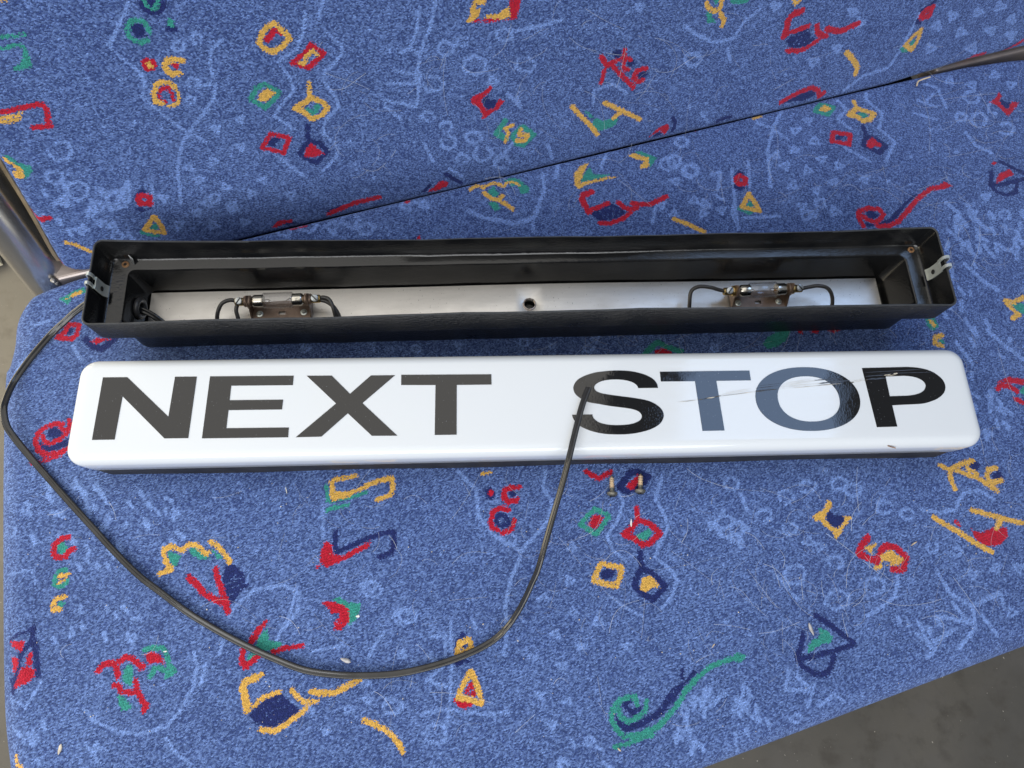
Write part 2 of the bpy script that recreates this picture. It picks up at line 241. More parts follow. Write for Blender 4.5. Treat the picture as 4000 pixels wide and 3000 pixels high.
# ------------------------------------------------------------------ woven motifs (photo tile coordinates, laid on the cloth)
# n navy, g green, r red, y yellow, l light blue;  L open stroke, C closed stroke, P filled patch, B round dots
TILES = {
(0, 0): """y L12 0,5 60,0; n P 1195,0 1440,0 1435,70 1380,130 1300,125 1215,70; g L26 1240,-5 1265,50 1320,75 1355,60 1365,-5; g L36 1290,270 1270,220 1230,180 1190,172 1120,190 1098,240 1110,310 1160,350 1210,370 1280,345
n P 1130,220 1190,195 1240,220 1245,290 1280,310 1180,325 1150,280; n P 1430,230 1500,190 1540,260 1480,275 1435,260; g P 1440,180 1465,155 1505,190 1490,240 1455,220
r P 1220,520 1270,500 1330,515 1355,560 1330,605 1285,620 1235,585; y P 1260,535 1300,535 1325,580 1300,595 1275,570; y L45 1575,525 1520,508 1450,515 1425,560 1440,610 1480,640 1550,625; r P 1475,540 1530,540 1550,580 1520,600
y L38 1510,745 1460,708 1400,705 1345,740 1328,810 1345,880 1400,890; y L22 1510,745 1545,820 1545,880 1500,910 1460,915; r L24 1430,880 1380,850 1365,800 1400,755 1460,750; r L20 1440,765 1490,800 1500,860
g L22 0,320 120,310 220,295; g L26 0,425 110,400 190,390 215,440 230,520; g P 210,440 250,470 275,580 125,620 110,590 190,550; r L38 0,975 60,965 200,930 360,895 405,940 415,1060; r L40 440,1085 360,1100 290,1105
y L30 0,1020 90,1010 165,1000; y L26 0,1060 80,1055 160,1030; y L18 150,985 190,975; g P 20,1345 70,1350 150,1410 260,1440 275,1490 240,1530 210,1550 195,1480 120,1420; y P 20,1360 90,1400 160,1440 195,1480 205,1545 130,1540 110,1500 150,1470 120,1440 60,1420
l L42 1110,0 1060,120 1040,230 970,330 930,380 980,460 1100,540 1190,620 1260,680 1210,780 1220,870 1340,960 1480,1050 1600,1100 1750,1220; l L32 1930,340 1830,400 1810,500 1840,600
l L45 1750,720 1850,790 1850,870 1750,960 1660,1060 1580,1180 1550,1350 1530,1500 1550,1659; l B30 600,160 830,220 490,340 720,470 1020,670 750,690 960,855 720,1210 1060,1220 1170,1050 1360,1240 900,1090 1240,1420; l B62 1530,420 2070,1030 1880,1130 1860,1390 1640,1430 2080,1500 1700,1560; l B90 480,1280 420,1560 100,1150""",
(1, 0): """y C42 155,200 295,320 230,400 150,448 75,420 25,370 40,310 90,240; r P 55,340 150,235 195,235 240,290 215,305 175,280 120,360 85,365; r C38 480,385 585,465 460,580 380,568 315,540 420,460; y L30 380,545 420,550 430,490 490,440 535,480
g C38 -50,860 0,760 75,725 200,800 110,900 80,930 10,885; y P 20,860 40,800 90,760 170,800 120,850 80,880; y L32 460,715 460,810 480,850; y C40 480,845 560,872 625,930 560,1000 480,1028 420,970 335,935 420,885; g P 415,955 450,930 490,950 530,890 560,920 530,970 490,1000 440,980
r C32 125,1158 288,1188 260,1260 242,1325 150,1295 55,1282 90,1215; n P 90,1230 150,1190 220,1190 170,1230 160,1270 110,1255; n L34 450,1085 445,1180 470,1220; n C38 470,1220 560,1242 615,1310 520,1412 440,1372 375,1330 420,1262; r P 420,1350 430,1290 480,1240 540,1290 590,1330 540,1340 480,1360
y L42 1970,15 1900,15 1870,90 1890,150 1840,180; y P 1850,90 1940,80 1920,150 1860,185; r L20 1880,185 1930,175; r P 1940,195 1990,165 2110,145 2120,175 2195,150 2195,-10 2290,-10 2252,155 2020,190; y P 1975,150 2000,130 2090,130 2130,90 2190,60 2195,150 2130,165 2030,160
r P 1865,840 1960,800 2035,735 2040,770 1990,820 1950,850 1950,890 1990,950 2060,940 2100,860 2150,875 2090,940 2030,980 1960,1030 1950,970 1910,910 1860,890; n P 1950,870 2005,830 2020,870 2060,860 2080,880 2060,930 2000,950 1960,900
n L28 1640,1500 1700,1540 1770,1575; n L25 1450,1650 1500,1600; r P 1490,1650 1600,1560 1660,1570 1640,1610 1560,1640
l L42 400,100 410,220 390,360 300,430 180,500 170,560 240,680 330,760 310,830 240,900 160,980 190,1040 310,1120; l L40 550,0 560,170; l L42 610,290 670,390 720,490 640,560 570,670 610,760 700,860 700,930 620,1030 560,1100 600,1180 720,1290 660,1390 540,1490; l L36 180,1370 280,1440 400,1510
l L48 1400,30 1390,160 1350,300 1320,440 1400,520 1400,640 1230,590; l L62 1560,30 1500,200 1430,330 1420,450; l L50 1220,720 1330,770 1380,900; l L40 1110,800 1100,900 1380,960; l L36 1040,950 1150,970 1270,1040; l L40 1440,1210 1500,1310 1560,1400 1720,1450
l B70 1620,430 1900,590 1530,730 1960,1330 2080,330 2060,680; l B50 1490,1010 1660,1090 1710,1210 1850,1230 1780,800 1800,330 1780,430 2060,1440 1820,1500; l B28 980,260 920,450 850,150 1130,130 970,580 1130,1150 1060,1350 1420,1400 1270,1310 1000,1550 750,1480""",
(2, 0): """g L45 -60,1045 -135,1150 -50,1200; y L24 10,1080 -60,1110 -30,1150 -60,1230; g C36 90,1092 188,1165 100,1255 40,1240 5,1170; y L34 80,1120 60,1160 140,1170 110,1215 40,1215
y L34 1680,30 1700,70 1760,100 1800,70 1810,10; y L36 1800,120 1830,170 1815,220; g P 1680,100 1720,100 1730,160 1760,190 1690,200; g P 1735,-10 1790,-10 1770,50; g L30 1900,10 2000,15 2030,5
r L36 770,490 820,560 880,530; r L30 820,560 790,640 770,720; r L34 860,560 950,650 1050,760; r L30 970,430 970,500 960,590 1010,600; r L30 880,530 960,500 1030,510; r L34 1160,590 1080,610 1055,660 1080,710 1130,690; n P 865,450 890,430 950,430 940,490 900,515; n P 990,545 1050,510 1060,560 1010,580; n P 1075,650 1110,620 1165,620 1160,670 1100,690
y L32 520,920 600,1010 680,1090 740,1165; y L32 800,890 930,950 1110,1035; y L34 960,960 920,990 880,1020; g P 690,1090 720,1020 790,1050 915,1015 900,1080 800,1120 740,1135; g L16 640,970 690,1010
r P 1190,1185 1270,1110 1350,1070 1360,1110 1320,1160 1280,1130; n L28 1390,1020 1415,1060 1390,1130; n L20 1230,1175 1290,1150; r L28 1470,1120 1580,1075 1585,1110; n L22 1770,1050 1830,1020 1890,1010; r L16 1780,1055 1850,1025; y L24 2090,1020 2150,1000
y P 540,1500 590,1440 660,1405 610,1510 580,1590 640,1570 820,1530 915,1530 820,1550 640,1595 580,1635 540,1600; g P 600,1540 670,1445 700,1510 850,1510 800,1535 680,1560 590,1580
g P 1060,1315 1110,1310 1180,1335 1250,1360 1200,1430 1180,1450 1180,1370 1110,1340; y P 1000,1340 1060,1325 1120,1350 1180,1360 1185,1440 1110,1460 1110,1430 1150,1390 1060,1370
g P -70,1560 0,1540 60,1550 150,1630 140,1670 80,1670 40,1600 0,1610; y L26 -360,1640 -312,1600 -252,1620 -162,1580 -72,1610; y L18 -60,1590 0,1572 60,1602; g P -200,1640 -150,1610 -130,1680 -210,1690
n P 1910,1530 1960,1470 2010,1490 1980,1530; n P 1920,1590 1990,1600 2020,1620 1970,1645 1925,1630; r C36 1970,1512 2018,1540 2018,1588 1960,1588 1932,1550
l B65 100,540 110,800 520,850; l B48 310,640 410,1110 690,1260 240,430 620,600; l B28 1020,60 1240,910 1520,710 2000,740 1880,610 1430,640; l B110 700,150 250,200 480,380 850,330; l L45 1480,200 1560,260 1640,310 1740,360 1860,350 1980,260 2010,200 2120,100 2160,20; l L35 1490,500 1510,560 1580,590 1640,540; l L30 770,770 860,720 950,750 1010,830; l L30 310,1250 350,1340; l L35 1370,1190 1450,1210 1540,1280
l B60 1380,1400 1540,1490 1500,1630 980,1560; l L40 1710,1500 1740,1600 1700,1659; l L30 830,1350 800,1420 740,1480; l L40 400,1430 390,1550; l L36 210,1520 270,1590 250,1659""",
(3, 0): """x B17 225,320 265,300 305,285 345,275 250,345 290,330 330,320 365,330 225,375 270,375 310,365; y L26 225,-5 240,35 280,5; r L45 300,95 220,120 170,180 165,240 135,315; r L34 135,300 210,275 280,250 350,225; n P 150,350 240,290 340,230 370,310 400,340 320,400 200,420; r L32 165,435 260,440 340,410 430,345; r L36 420,220 430,280 470,310 505,310; r L40 510,250 590,270 660,260 720,225 775,205; y L34 680,450 740,520 770,580 755,640
r C40 1420,65 1395,135 1340,155 1325,130 1370,85; n L26 1440,15 1390,50 1330,90; n P 1265,210 1300,150 1335,190 1310,215; y C28 1325,255 1300,340 1250,435 1185,390 1250,320; g P 1145,420 1180,395 1240,440 1170,455; g P 1210,390 1275,335 1260,390 1240,405; r L18 1700,545 1780,490 1875,465 1850,490 1760,530; r L14 2040,450 2120,400 2212,345; n L12 2000,460 2100,400 2160,370
r L32 110,880 250,800 370,755 430,775 440,835 480,800; n P 130,885 280,810 390,770 410,810 330,855 200,875; g C40 455,905 562,930 515,990 410,960; y P 440,950 490,905 545,940 500,970; y L28 740,875 760,920 790,950; y C40 770,935 850,965 915,985 880,1035 820,1048 770,1010 698,995; g P 760,990 830,960 870,995 830,1025 790,1015
r C34 560,1147 708,1167 698,1252 620,1235 548,1225; n P 570,1200 620,1165 670,1170 620,1210 590,1220; n L30 815,1090 850,1180; n C38 850,1180 930,1202 1015,1265 960,1322 880,1280 820,1255; r P 850,1230 900,1190 985,1260 960,1275 920,1260 890,1290 855,1270
r P 1915,880 1970,850 2000,795 2020,830 2000,870 2040,930 2080,940 2110,880 2170,885 2110,960 2075,1000 2030,950 1970,900; n P 1990,890 2020,850 2060,890 2100,885 2080,940 2030,930; n L26 2000,1395 2110,1450 2212,1500; n L34 1930,1490 1920,1600 2000,1600 2212,1550; r P 1970,1580 1990,1510 2050,1480 2080,1460 2120,1510 2060,1530 2010,1570; r L18 1945,1415 1960,1405; n L26 1920,1610 1970,1659 2060,1690 2150,1665; n L26 2150,1590 2135,1659; r P 1330,1665 1400,1610 1480,1600 1530,1570 1590,1605 1540,1630 1420,1645 1370,1675
l L32 570,850 670,910 590,1050 720,1110; l L42 820,790 840,860 960,940 980,990 920,1060 910,1110 1020,1170 1080,1230 1050,1330 1000,1390; l L36 660,1290 750,1350 870,1410; l L28 1290,740 1420,770 1450,840 1540,940; l L28 1300,830 1370,870 1290,940 1470,1030; l L28 1290,880 1550,980; l L36 1680,1150 1780,1250 1900,1310 2040,1330; l L34 1640,970 1690,1030; l L40 1830,830 1870,900 1800,960 1790,1060 1850,1110
l B55 1580,800 2150,690 1850,720 1940,1150 2080,1130 1650,640; l B42 360,1060 230,1140 380,1220 235,1310 80,1330 140,1440 440,1380 600,1430 350,1490 530,1550 830,1550 230,1620 400,1630; l B24 1390,1260 1270,1110 1260,1350 1600,1500 1740,1480 1580,1240 1150,1180; l L36 130,960 60,1090 170,1190; l L42 0,1230 20,1600
l L26 1240,220 1130,390 1030,540 900,630 700,740; l L22 1620,20 1500,220 1430,320; l L22 970,340 950,470; l L26 1000,450 1150,470 1330,500; l B46 820,550 940,130 1110,280 360,520 1260,100 1700,260 1520,440 2100,90 620,330; l B32 780,110 1840,80 1750,30 1950,180 1600,330 1830,400 450,700""",
(0, 1): """n P 1165,20 1240,-30 1270,-5 1180,70; r C44 1220,28 1290,40 1300,100 1212,105 1192,65; n P 1175,130 1240,140 1310,140 1220,170 1180,165; r P 270,180 320,215 440,205 450,230 370,260 310,240; y C36 1335,212 1385,280 1420,352 1340,345 1250,325 1290,270; g P 1285,320 1340,265 1380,315 1330,335; g L26 1220,345 1290,370 1370,375; y L28 570,435 660,455 740,490 790,515; r L26 510,620 560,670 640,690
g P 510,930 640,850 720,830 760,860 620,905 590,965; y P 570,920 640,870 715,850 700,880 610,910; r C36 530,1235 600,1140 680,1150 660,1230 620,1270 490,1255; n P 520,1210 560,1170 630,1170 620,1230; n L50 740,1270 790,1330 880,1355 990,1270; r P 780,1290 840,1260 960,1270 880,1290 830,1310
l B85 550,80 830,130 980,60; l B60 1420,60 1540,280 1020,380 700,330 1850,60 2000,120 1700,180; l L40 300,1150 420,1110; l L45 330,1350 200,1450 120,1560; l L40 620,1330 700,1450""",
(1, 1): """r P 140,305 190,260 310,240 320,260 260,265 180,310; n L20 240,275 330,270; r L34 630,190 720,150 850,95 1000,60 1070,40; n L24 620,175 680,145 730,130; r L16 300,320 430,290; r L22 1290,85 1320,80; r P 1390,385 1415,375 1420,400 1395,405; n P 1340,400 1380,380 1390,400
y L34 1970,10 2040,60 2100,70 2130,30; y L34 2130,90 2180,120 2220,150; g P 2020,0 2100,0 2080,45 2040,40; g P 2010,90 2080,90 2110,150 2060,165; l L45 1830,160 1950,220 2100,240 2212,270; l B90 250,330 450,300 650,300 820,240 950,320; l B60 1300,120 1450,100; l B50 420,1360 1000,1330 1380,1360 1750,1330""",
(2, 1): """x B17 760,175 800,155 840,140 885,150 930,165 790,205 830,190 875,190 920,200 830,230 870,220; r L48 690,0 612,30 605,70 640,130 660,175; r L34 660,165 740,135 830,95; r L36 920,90 960,130 1010,150 1080,140; r L38 1040,95 1120,105 1200,105 1260,75 1335,35; r L34 760,270 850,270 950,235 1020,180; n P 680,190 780,120 850,95 930,130 990,180 880,240 760,255; y L34 1400,230 1500,270 1600,315 1660,345; y C36 2050,15 2100,90 2140,165 2050,145 1988,125; g P 2010,130 2060,70 2090,120 2050,140; g L26 1960,140 2040,180 2090,165
g L44 1150,1400 1210,1340 1260,1295 1340,1340 1460,1380; r P 1240,1370 1300,1350 1390,1390 1390,1405 1240,1405; l L40 250,50 210,200 100,250 0,280; l B55 1290,110 1670,100 1400,180; l L36 1930,50 1900,180 1950,290; l B50 660,1350 720,1270 100,1300 350,1330 1750,1350""",
(3, 1): """r L34 830,295 785,220 790,160 880,138 960,145 1000,190 980,230 920,255 850,230 815,200; r L36 1370,0 1290,60 1210,160 1130,250 1050,290 950,292; n P 850,170 900,150 930,180 970,200 900,240 860,210; n P 830,262 930,275 1050,230 1130,140 1250,30 1290,20 1180,130 1100,240 1030,280 850,295
y L36 2050,940 2130,950 2212,910; y L34 2060,960 2140,1040 2170,1060 2110,1095; g P 2080,960 2180,960 2212,980 2212,1060 2150,1020; g P 1360,1095 1440,1095 1470,1160 1430,1200 1380,1170; y L30 1400,1115 1430,1150; y L36 1500,1240 1440,1260 1440,1310 1500,1330; g P 1465,1280 1510,1280 1530,1300 1490,1320; r P 245,1215 290,1185 300,1225; r P 360,1210 440,1180 440,1220; r P 510,1195 630,1180 570,1215; g P 0,1250 80,1210 200,1195 150,1290 60,1340 0,1355 -40,1310
r P 1990,1640 2080,1600 2212,1620 2212,1665; l L60 1540,90 1640,180 1720,300; l L60 1720,110 1800,240 1900,330; l L60 1560,330 1700,450 1800,560; l L55 1860,450 1950,560; l L60 1700,620 1850,760 1990,850; l L60 1900,1200 2050,1330 2212,1450; l L50 1700,1100 1800,1250; l L55 1620,1300 1760,1480; l B60 450,100 580,170 330,200 2050,200 2120,500""",
(0, 2): """r L40 545,350 490,343 400,370 330,425 308,500 330,570 390,608 520,600 590,560; r L34 370,440 390,500 440,515 520,480 580,430 600,370 600,310; r L30 520,370 550,400; r L22 270,690 400,660 520,625; n P 410,400 470,370 540,410 550,450 480,475 420,460; n P 335,500 380,520 440,535 600,470 590,530 490,570 390,590 340,560
r L42 590,1325 520,1343 468,1390 462,1460 490,1498 570,1488 600,1440 635,1425; g P 490,1400 540,1345 555,1390 590,1420 570,1470 510,1475; g P 465,1640 500,1600 580,1585 590,1630; y L24 520,1652 590,1642
y L40 1380,1640 1480,1600 1430,1530 1410,1430 1480,1400 1570,1440 1640,1380 1700,1390 1780,1470 1800,1460; y L40 1820,1360 1890,1410 1950,1480 1990,1540; g P 1440,1450 1560,1480 1530,1560 1490,1580 1450,1500; g P 1640,1420 1700,1410 1790,1480 1820,1510 1720,1510 1650,1470; g P 1830,1430 1900,1470 1930,1500 1880,1510; n P 1960,1570 2010,1550 2070,1600 2120,1665 1920,1665
l L45 960,900 1010,1010 1060,1120; l L45 1100,900 1170,1050 1240,1180; l L40 1350,860 1330,960; l L50 1500,950 1600,1120 1680,1250; l L50 560,880 640,1010 700,1130; l B70 1780,980 300,1150 150,900 150,1300; l L40 860,1250 900,1400 880,1560; l L40 620,1050 700,1200""",
(1, 2): """y L38 860,795 700,822 655,850 660,960 670,980; y P 650,940 810,930 960,870 960,900 830,950 800,980 650,1010; y L38 960,872 1080,832 1170,812 1182,880 1170,950 1130,970 1050,1000; g L26 610,880 620,1010 720,1000 820,980 960,930; g P 600,1080 680,1050 810,1030 800,1060 700,1080 610,1110
n L40 690,1275 680,1400 700,1450 820,1400 930,1350 1060,1300 1190,1275 1190,1400 1170,1460 1060,1500; r P 560,1470 600,1350 660,1400 660,1470 750,1490 880,1410 1000,1350 970,1410 860,1470 740,1530 610,1585 560,1530; r L24 525,1580 540,1580; n P 1975,920 2020,890 2070,940 2050,990 1990,990; r P 2005,915 2045,915 2050,960 2015,965
r L40 2180,1090 2120,1072 2050,1100 2028,1180 2040,1240 2090,1260; r L36 2130,1290 2212,1260 2230,1180; n C34 2090,1130 2160,1140 2190,1210 2110,1230 2072,1190; r L46 2212,890 2150,920 2142,980 2180,1020 2255,1000; r L38 2212,895 2280,890; n P 2172,930 2212,920 2252,960 2212,975; y L18 1950,775 2030,765
l L40 1750,800 1850,860 1960,980; l L60 1980,1000 1920,1150 1960,1280 2100,1420; l L45 560,1150 590,1300; l B60 1350,1290 1800,1250 330,1230 1850,1480; l L50 1900,1350 2000,1480 2150,1560; l B40 1650,1500 1250,1600 200,1000; l L40 620,1620 480,1640 300,1659""",
(2, 2): """r L40 640,755 750,820 850,760; n C50 1020,760 1100,762 1175,800 1120,870 1000,930 925,890 1000,800; r P 980,890 1040,830 1090,780 1090,850 1040,920; g C40 720,1082 838,1140 730,1298 650,1250 592,1215 650,1140; r P 660,1220 700,1130 800,1150 770,1190 720,1250
r L34 1075,1065 1090,1170; r C46 1090,1175 1180,1202 1282,1285 1200,1368 1130,1390 1050,1330 965,1295 1040,1240; g P 1060,1310 1130,1280 1180,1250 1210,1290 1160,1350 1110,1360; y C42 770,1548 948,1588 940,1640 903,1750 820,1730 705,1700 732,1620; n P 760,1620 830,1590 900,1610 850,1680 780,1690
n L44 1110,1450 1120,1590; n C50 1130,1592 1210,1632 1325,1745 1225,1865 1120,1808 1055,1740 1090,1650; y P 1110,1770 1120,1680 1190,1650 1290,1760 1230,1750 1160,1800
l L45 290,780 240,900 180,1020; l L45 880,1010 940,1090 900,1200; l L50 1200,900 1180,1040 1280,1150 1350,1260 1280,1400; l L45 800,1380 850,1480 950,1560; l B70 1700,800 1900,900 2050,1060 2120,1250 1950,1350; l B50 560,1450 480,1640 1500,1450 1650,1150 1800,1480 2100,1560; l L40 1400,1600 1450,1700""",
(3, 2): """y L36 1490,700 1560,740 1700,680 1770,660; y L36 1570,740 1590,850 1615,905; y L36 1600,730 1700,770 1850,830 1940,900 1985,920; y L30 1700,690 1740,740 1810,770 1780,790; y L38 1970,720 1905,740 1895,800 1940,860 2020,830; n P 1740,690 1790,660 1835,700 1810,740 1760,730; n P 1930,780 2000,750 2040,800 1970,840
y P 385,1135 480,1090 510,1010 540,1010 545,1060 500,1120 490,1170 530,1220 600,1250 660,1200 650,1140 720,1150 650,1240 620,1300 580,1335 560,1280 480,1220 450,1180 400,1180; n P 490,1150 530,1090 570,1140 650,1140 660,1190 600,1250 530,1220
r L52 860,1325 812,1390 785,1470 860,1500 940,1540 980,1440 1010,1395 1100,1412 1195,1500 1165,1605 1080,1600; y P 830,1410 940,1380 900,1430 900,1470 870,1450; y P 980,1470 1060,1440 1120,1480 1170,1510 1140,1560 1030,1570 1090,1530 1000,1530 970,1540; y L26 930,1590 980,1580
y L42 1430,1150 1560,1230 1700,1310 1780,1370 1930,1450; y L40 1760,1090 1880,1120 2020,1160 2212,1205; y L46 2010,1170 1980,1240; r P 1750,1250 1830,1290 1960,1240 2060,1240 2070,1330 1990,1390 1900,1400 1800,1350; r L24 1620,1190 1660,1220; r L40 1985,45 2010,12 2080,18 2150,60; r L36 2140,130 2212,160; g P 2170,60 2212,20 2230,110
l B80 500,800 130,920 980,1050 1000,1150 250,1300 450,1400 600,1550 1750,950 1650,1480; l B60 750,960 800,850 1400,1080 1150,1340 1450,1390 300,1600 1380,1600; l L55 1900,560 2010,640 2212,700; l L50 1800,120 1900,250 2040,330; l L60 1280,1430 1340,1550 1300,1659""",
(0, 3): """x L11 1950,70 2130,5; x L11 1975,115 2140,55; x L11 1985,160 2090,115; x L11 1990,40 2060,-30; y P 500,-5 580,-5 570,18 500,22; g L40 475,20 472,70 510,93 570,60 575,35; y L20 500,60 545,50; y L38 555,180 480,202 452,240 462,288 510,288; g P 490,240 520,200 560,240 530,280; n P 1920,-5 2090,-5 2150,70 2100,110 2030,200 2000,250 1960,180 1930,90; r L50 1630,10 1700,70 1760,150 1850,200 1950,240 1970,305; r L46 1865,-60 1880,0 1895,60 1925,140 1960,240
n L22 60,560 150,500 240,480 295,430; n L44 290,450 270,560 200,640 160,720 140,840 95,1000; n L50 295,560 315,700 325,860; n P 60,880 130,880 90,1010; r P 55,570 220,560 180,650 140,640; r P 80,690 150,720 150,770 110,850 90,760; r P 240,670 280,660 265,760 220,770; r P 110,970 170,810 230,780 300,810 300,860 240,920
r L46 845,820 900,762 960,748 1010,790 1020,870; r L44 1030,740 1080,702 1150,720 1200,770 1240,780; r L30 1210,760 1210,810; r L40 980,950 1030,950 1050,1000 1150,1010 1190,980 1170,900; r L46 1200,1010 1240,1090 1268,1130 1242,1165; g P 1070,830 1090,780 1135,770 1150,850 1140,940 1100,940 1060,890; g P 1020,1020 1060,1040 1110,1100 1160,1130 1060,1165 1030,1100; g L38 1245,645 1300,622 1400,622 1440,680 1460,770 1508,820 1440,868; g L44 1300,870 1330,800 1400,795 1440,830; r P 1255,680 1300,650 1380,690 1430,760 1340,740 1290,760
y L30 115,1570 125,1640 170,1655; r L50 2100,645 2090,735 2120,785 2212,705; g P 2140,690 2212,660 2212,700 2130,740; y L60 2212,880 2125,910 2095,970 2122,1050 2130,1165
l L45 80,1060 200,1120 290,1000; l L55 750,1180 860,1270 1000,1330 1180,1370 1350,1330 1500,1260 1550,1180; l L45 1690,700 1680,850 1640,960; l L45 640,60 730,200 800,330; l L45 900,130 1000,280 1100,420; l L45 1150,150 1250,300 1350,420; l B60 820,480 960,560 300,250 180,150 850,1500 1500,1500 1900,1400; l L50 60,100 90,300 150,420; l L45 1950,330 1900,480 1880,600""",
(1, 3): """x B18 50,1150 100,1125 150,1100 195,1070 90,1195 145,1170 195,1140 250,1130 300,1150 60,1225 130,1235 190,1205 250,1185 190,1260; r P -90,600 0,460 90,370 105,385 40,480 0,560 -60,610; g P 10,560 90,450 110,560 240,580 160,640 60,640 0,620; r L36 150,655 260,620 400,600; r L26 0,710 60,690; g P 640,215 720,190 800,230 900,240 890,310 860,380 790,430 790,330 720,240; r P 570,235 650,220 740,250 800,290 800,400 740,460 670,465 680,430 740,400 670,400 720,370 720,320 640,320 640,280
y L36 -20,1120 60,1050 200,1000; n P 0,1130 60,1080 200,1000 300,1100 380,1160 300,1240 140,1310 0,1270 -60,1200; y L42 40,1330 150,1340 280,1270 360,1210 430,1150; y L38 310,985 360,1050 420,1090 520,1085; y L46 480,1000 580,1015 680,1010 770,960 890,895; y L26 -40,870 50,850; n P 1715,600 1770,490 1830,490 1760,570 1720,640; y C44 1760,582 1838,545 1858,620 1790,668 1738,658; n P 1770,620 1800,590 1830,630; n P 1720,730 1880,720 1830,750 1720,780
y C42 1860,820 1910,940 1955,1105 1870,1070 1745,1050 1800,920; y P 1830,900 1860,810 1910,900; r P 1710,1060 1870,1080 1880,1110 1800,1150 1715,1100; r L22 1865,920 1815,1000 1890,1050 1870,920; y L44 930,1250 1020,1280 1110,1330 1190,1390 1240,1450 1268,1525
l B85 960,120 1280,350 1180,1130 650,1230 1550,1380; l L45 330,80 300,250 200,430 60,560; l L55 1080,450 1040,580 980,680; l L50 1500,520 1560,640; l L50 1250,620 1220,720; l L45 480,640 640,630 790,590; l B45 120,60 1850,200 1000,1050 1820,1330 2050,1450; l L60 1660,400 1690,800 1650,1200 1700,1350; l L45 1880,380 1900,520; l L60 1450,1100 1700,1180 2000,1160 2212,1180; l L70 1260,1580 1350,1659; l L50 2150,60 2140,250; l B55 350,1500 600,1420""",
(2, 3): """x B17 1060,1260 1130,1250 1200,1200 1350,1060 1400,1010 1350,1130 1290,1130 1090,1180; g L40 1080,1108 1060,1040 1000,1048 920,1080 872,1150 860,1230 890,1310 970,1388 1100,1370 1250,1310 1350,1210 1430,1110 1500,990 1600,880 1720,780 1850,730 1985,692; g P 1880,720 1940,665 2015,700 1975,745; g L38 920,1140 930,1210 1000,1258 1100,1220 1158,1150 1160,1080; g L32 880,1480 1000,1450 1130,1400 1220,1370; n P 950,1080 1060,1070 1000,1110 1010,1150 1130,1130 1120,1200 1040,1210 970,1150; n P 890,1190 930,1250 1010,1280 1150,1220 1270,1150 1330,1040 1420,950 1560,870 1480,950 1400,1080 1300,1190 1200,1260 1090,1320 980,1350 910,1290; n L26 1470,810 1470,880; n L34 1580,830 1540,870
l B70 280,180 540,300 730,390 620,600 430,780 180,680 380,520 1000,600 240,1010 450,1060 330,1290; l L50 870,170 980,260 1060,320; l L45 1420,60 1380,150 1280,300; l L60 1700,1020 1750,1130 1680,1280; l L60 1980,1040 2050,1130 2180,1180; l L50 1600,1500 1750,1450 1950,1420; l B50 1650,260 2050,320 1850,390 700,1500 1000,1560 80,1500 620,1620; l L45 160,100 120,250; l B45 80,380 2150,1150""",
(3, 3): """n L44 410,340 520,410 640,500 750,585; n L38 750,590 600,640 440,680 250,725; n L44 300,500 290,600 250,700 300,780 400,848 500,848 550,770 570,690; g P 345,660 350,610 400,530 460,540 430,450 500,470 555,520 540,580 470,580 410,620
l B90 600,200 250,100 1000,100; l L80 1100,50 1050,200 930,290; l L60 1520,20 1600,120 1640,240 1700,320 1900,280 2000,420; l L55 1480,300 1620,330; l L55 1740,430 1780,560 1700,660; l L55 1850,470 2000,510 2150,450; l L50 1480,500 1400,600; l L70 200,860 150,980 120,1130; l L60 330,850 420,950; l B60 2120,280 2000,160 950,900 580,1050 1380,690; l L60 560,980 650,1080; l L50 100,1250 260,1230"""}

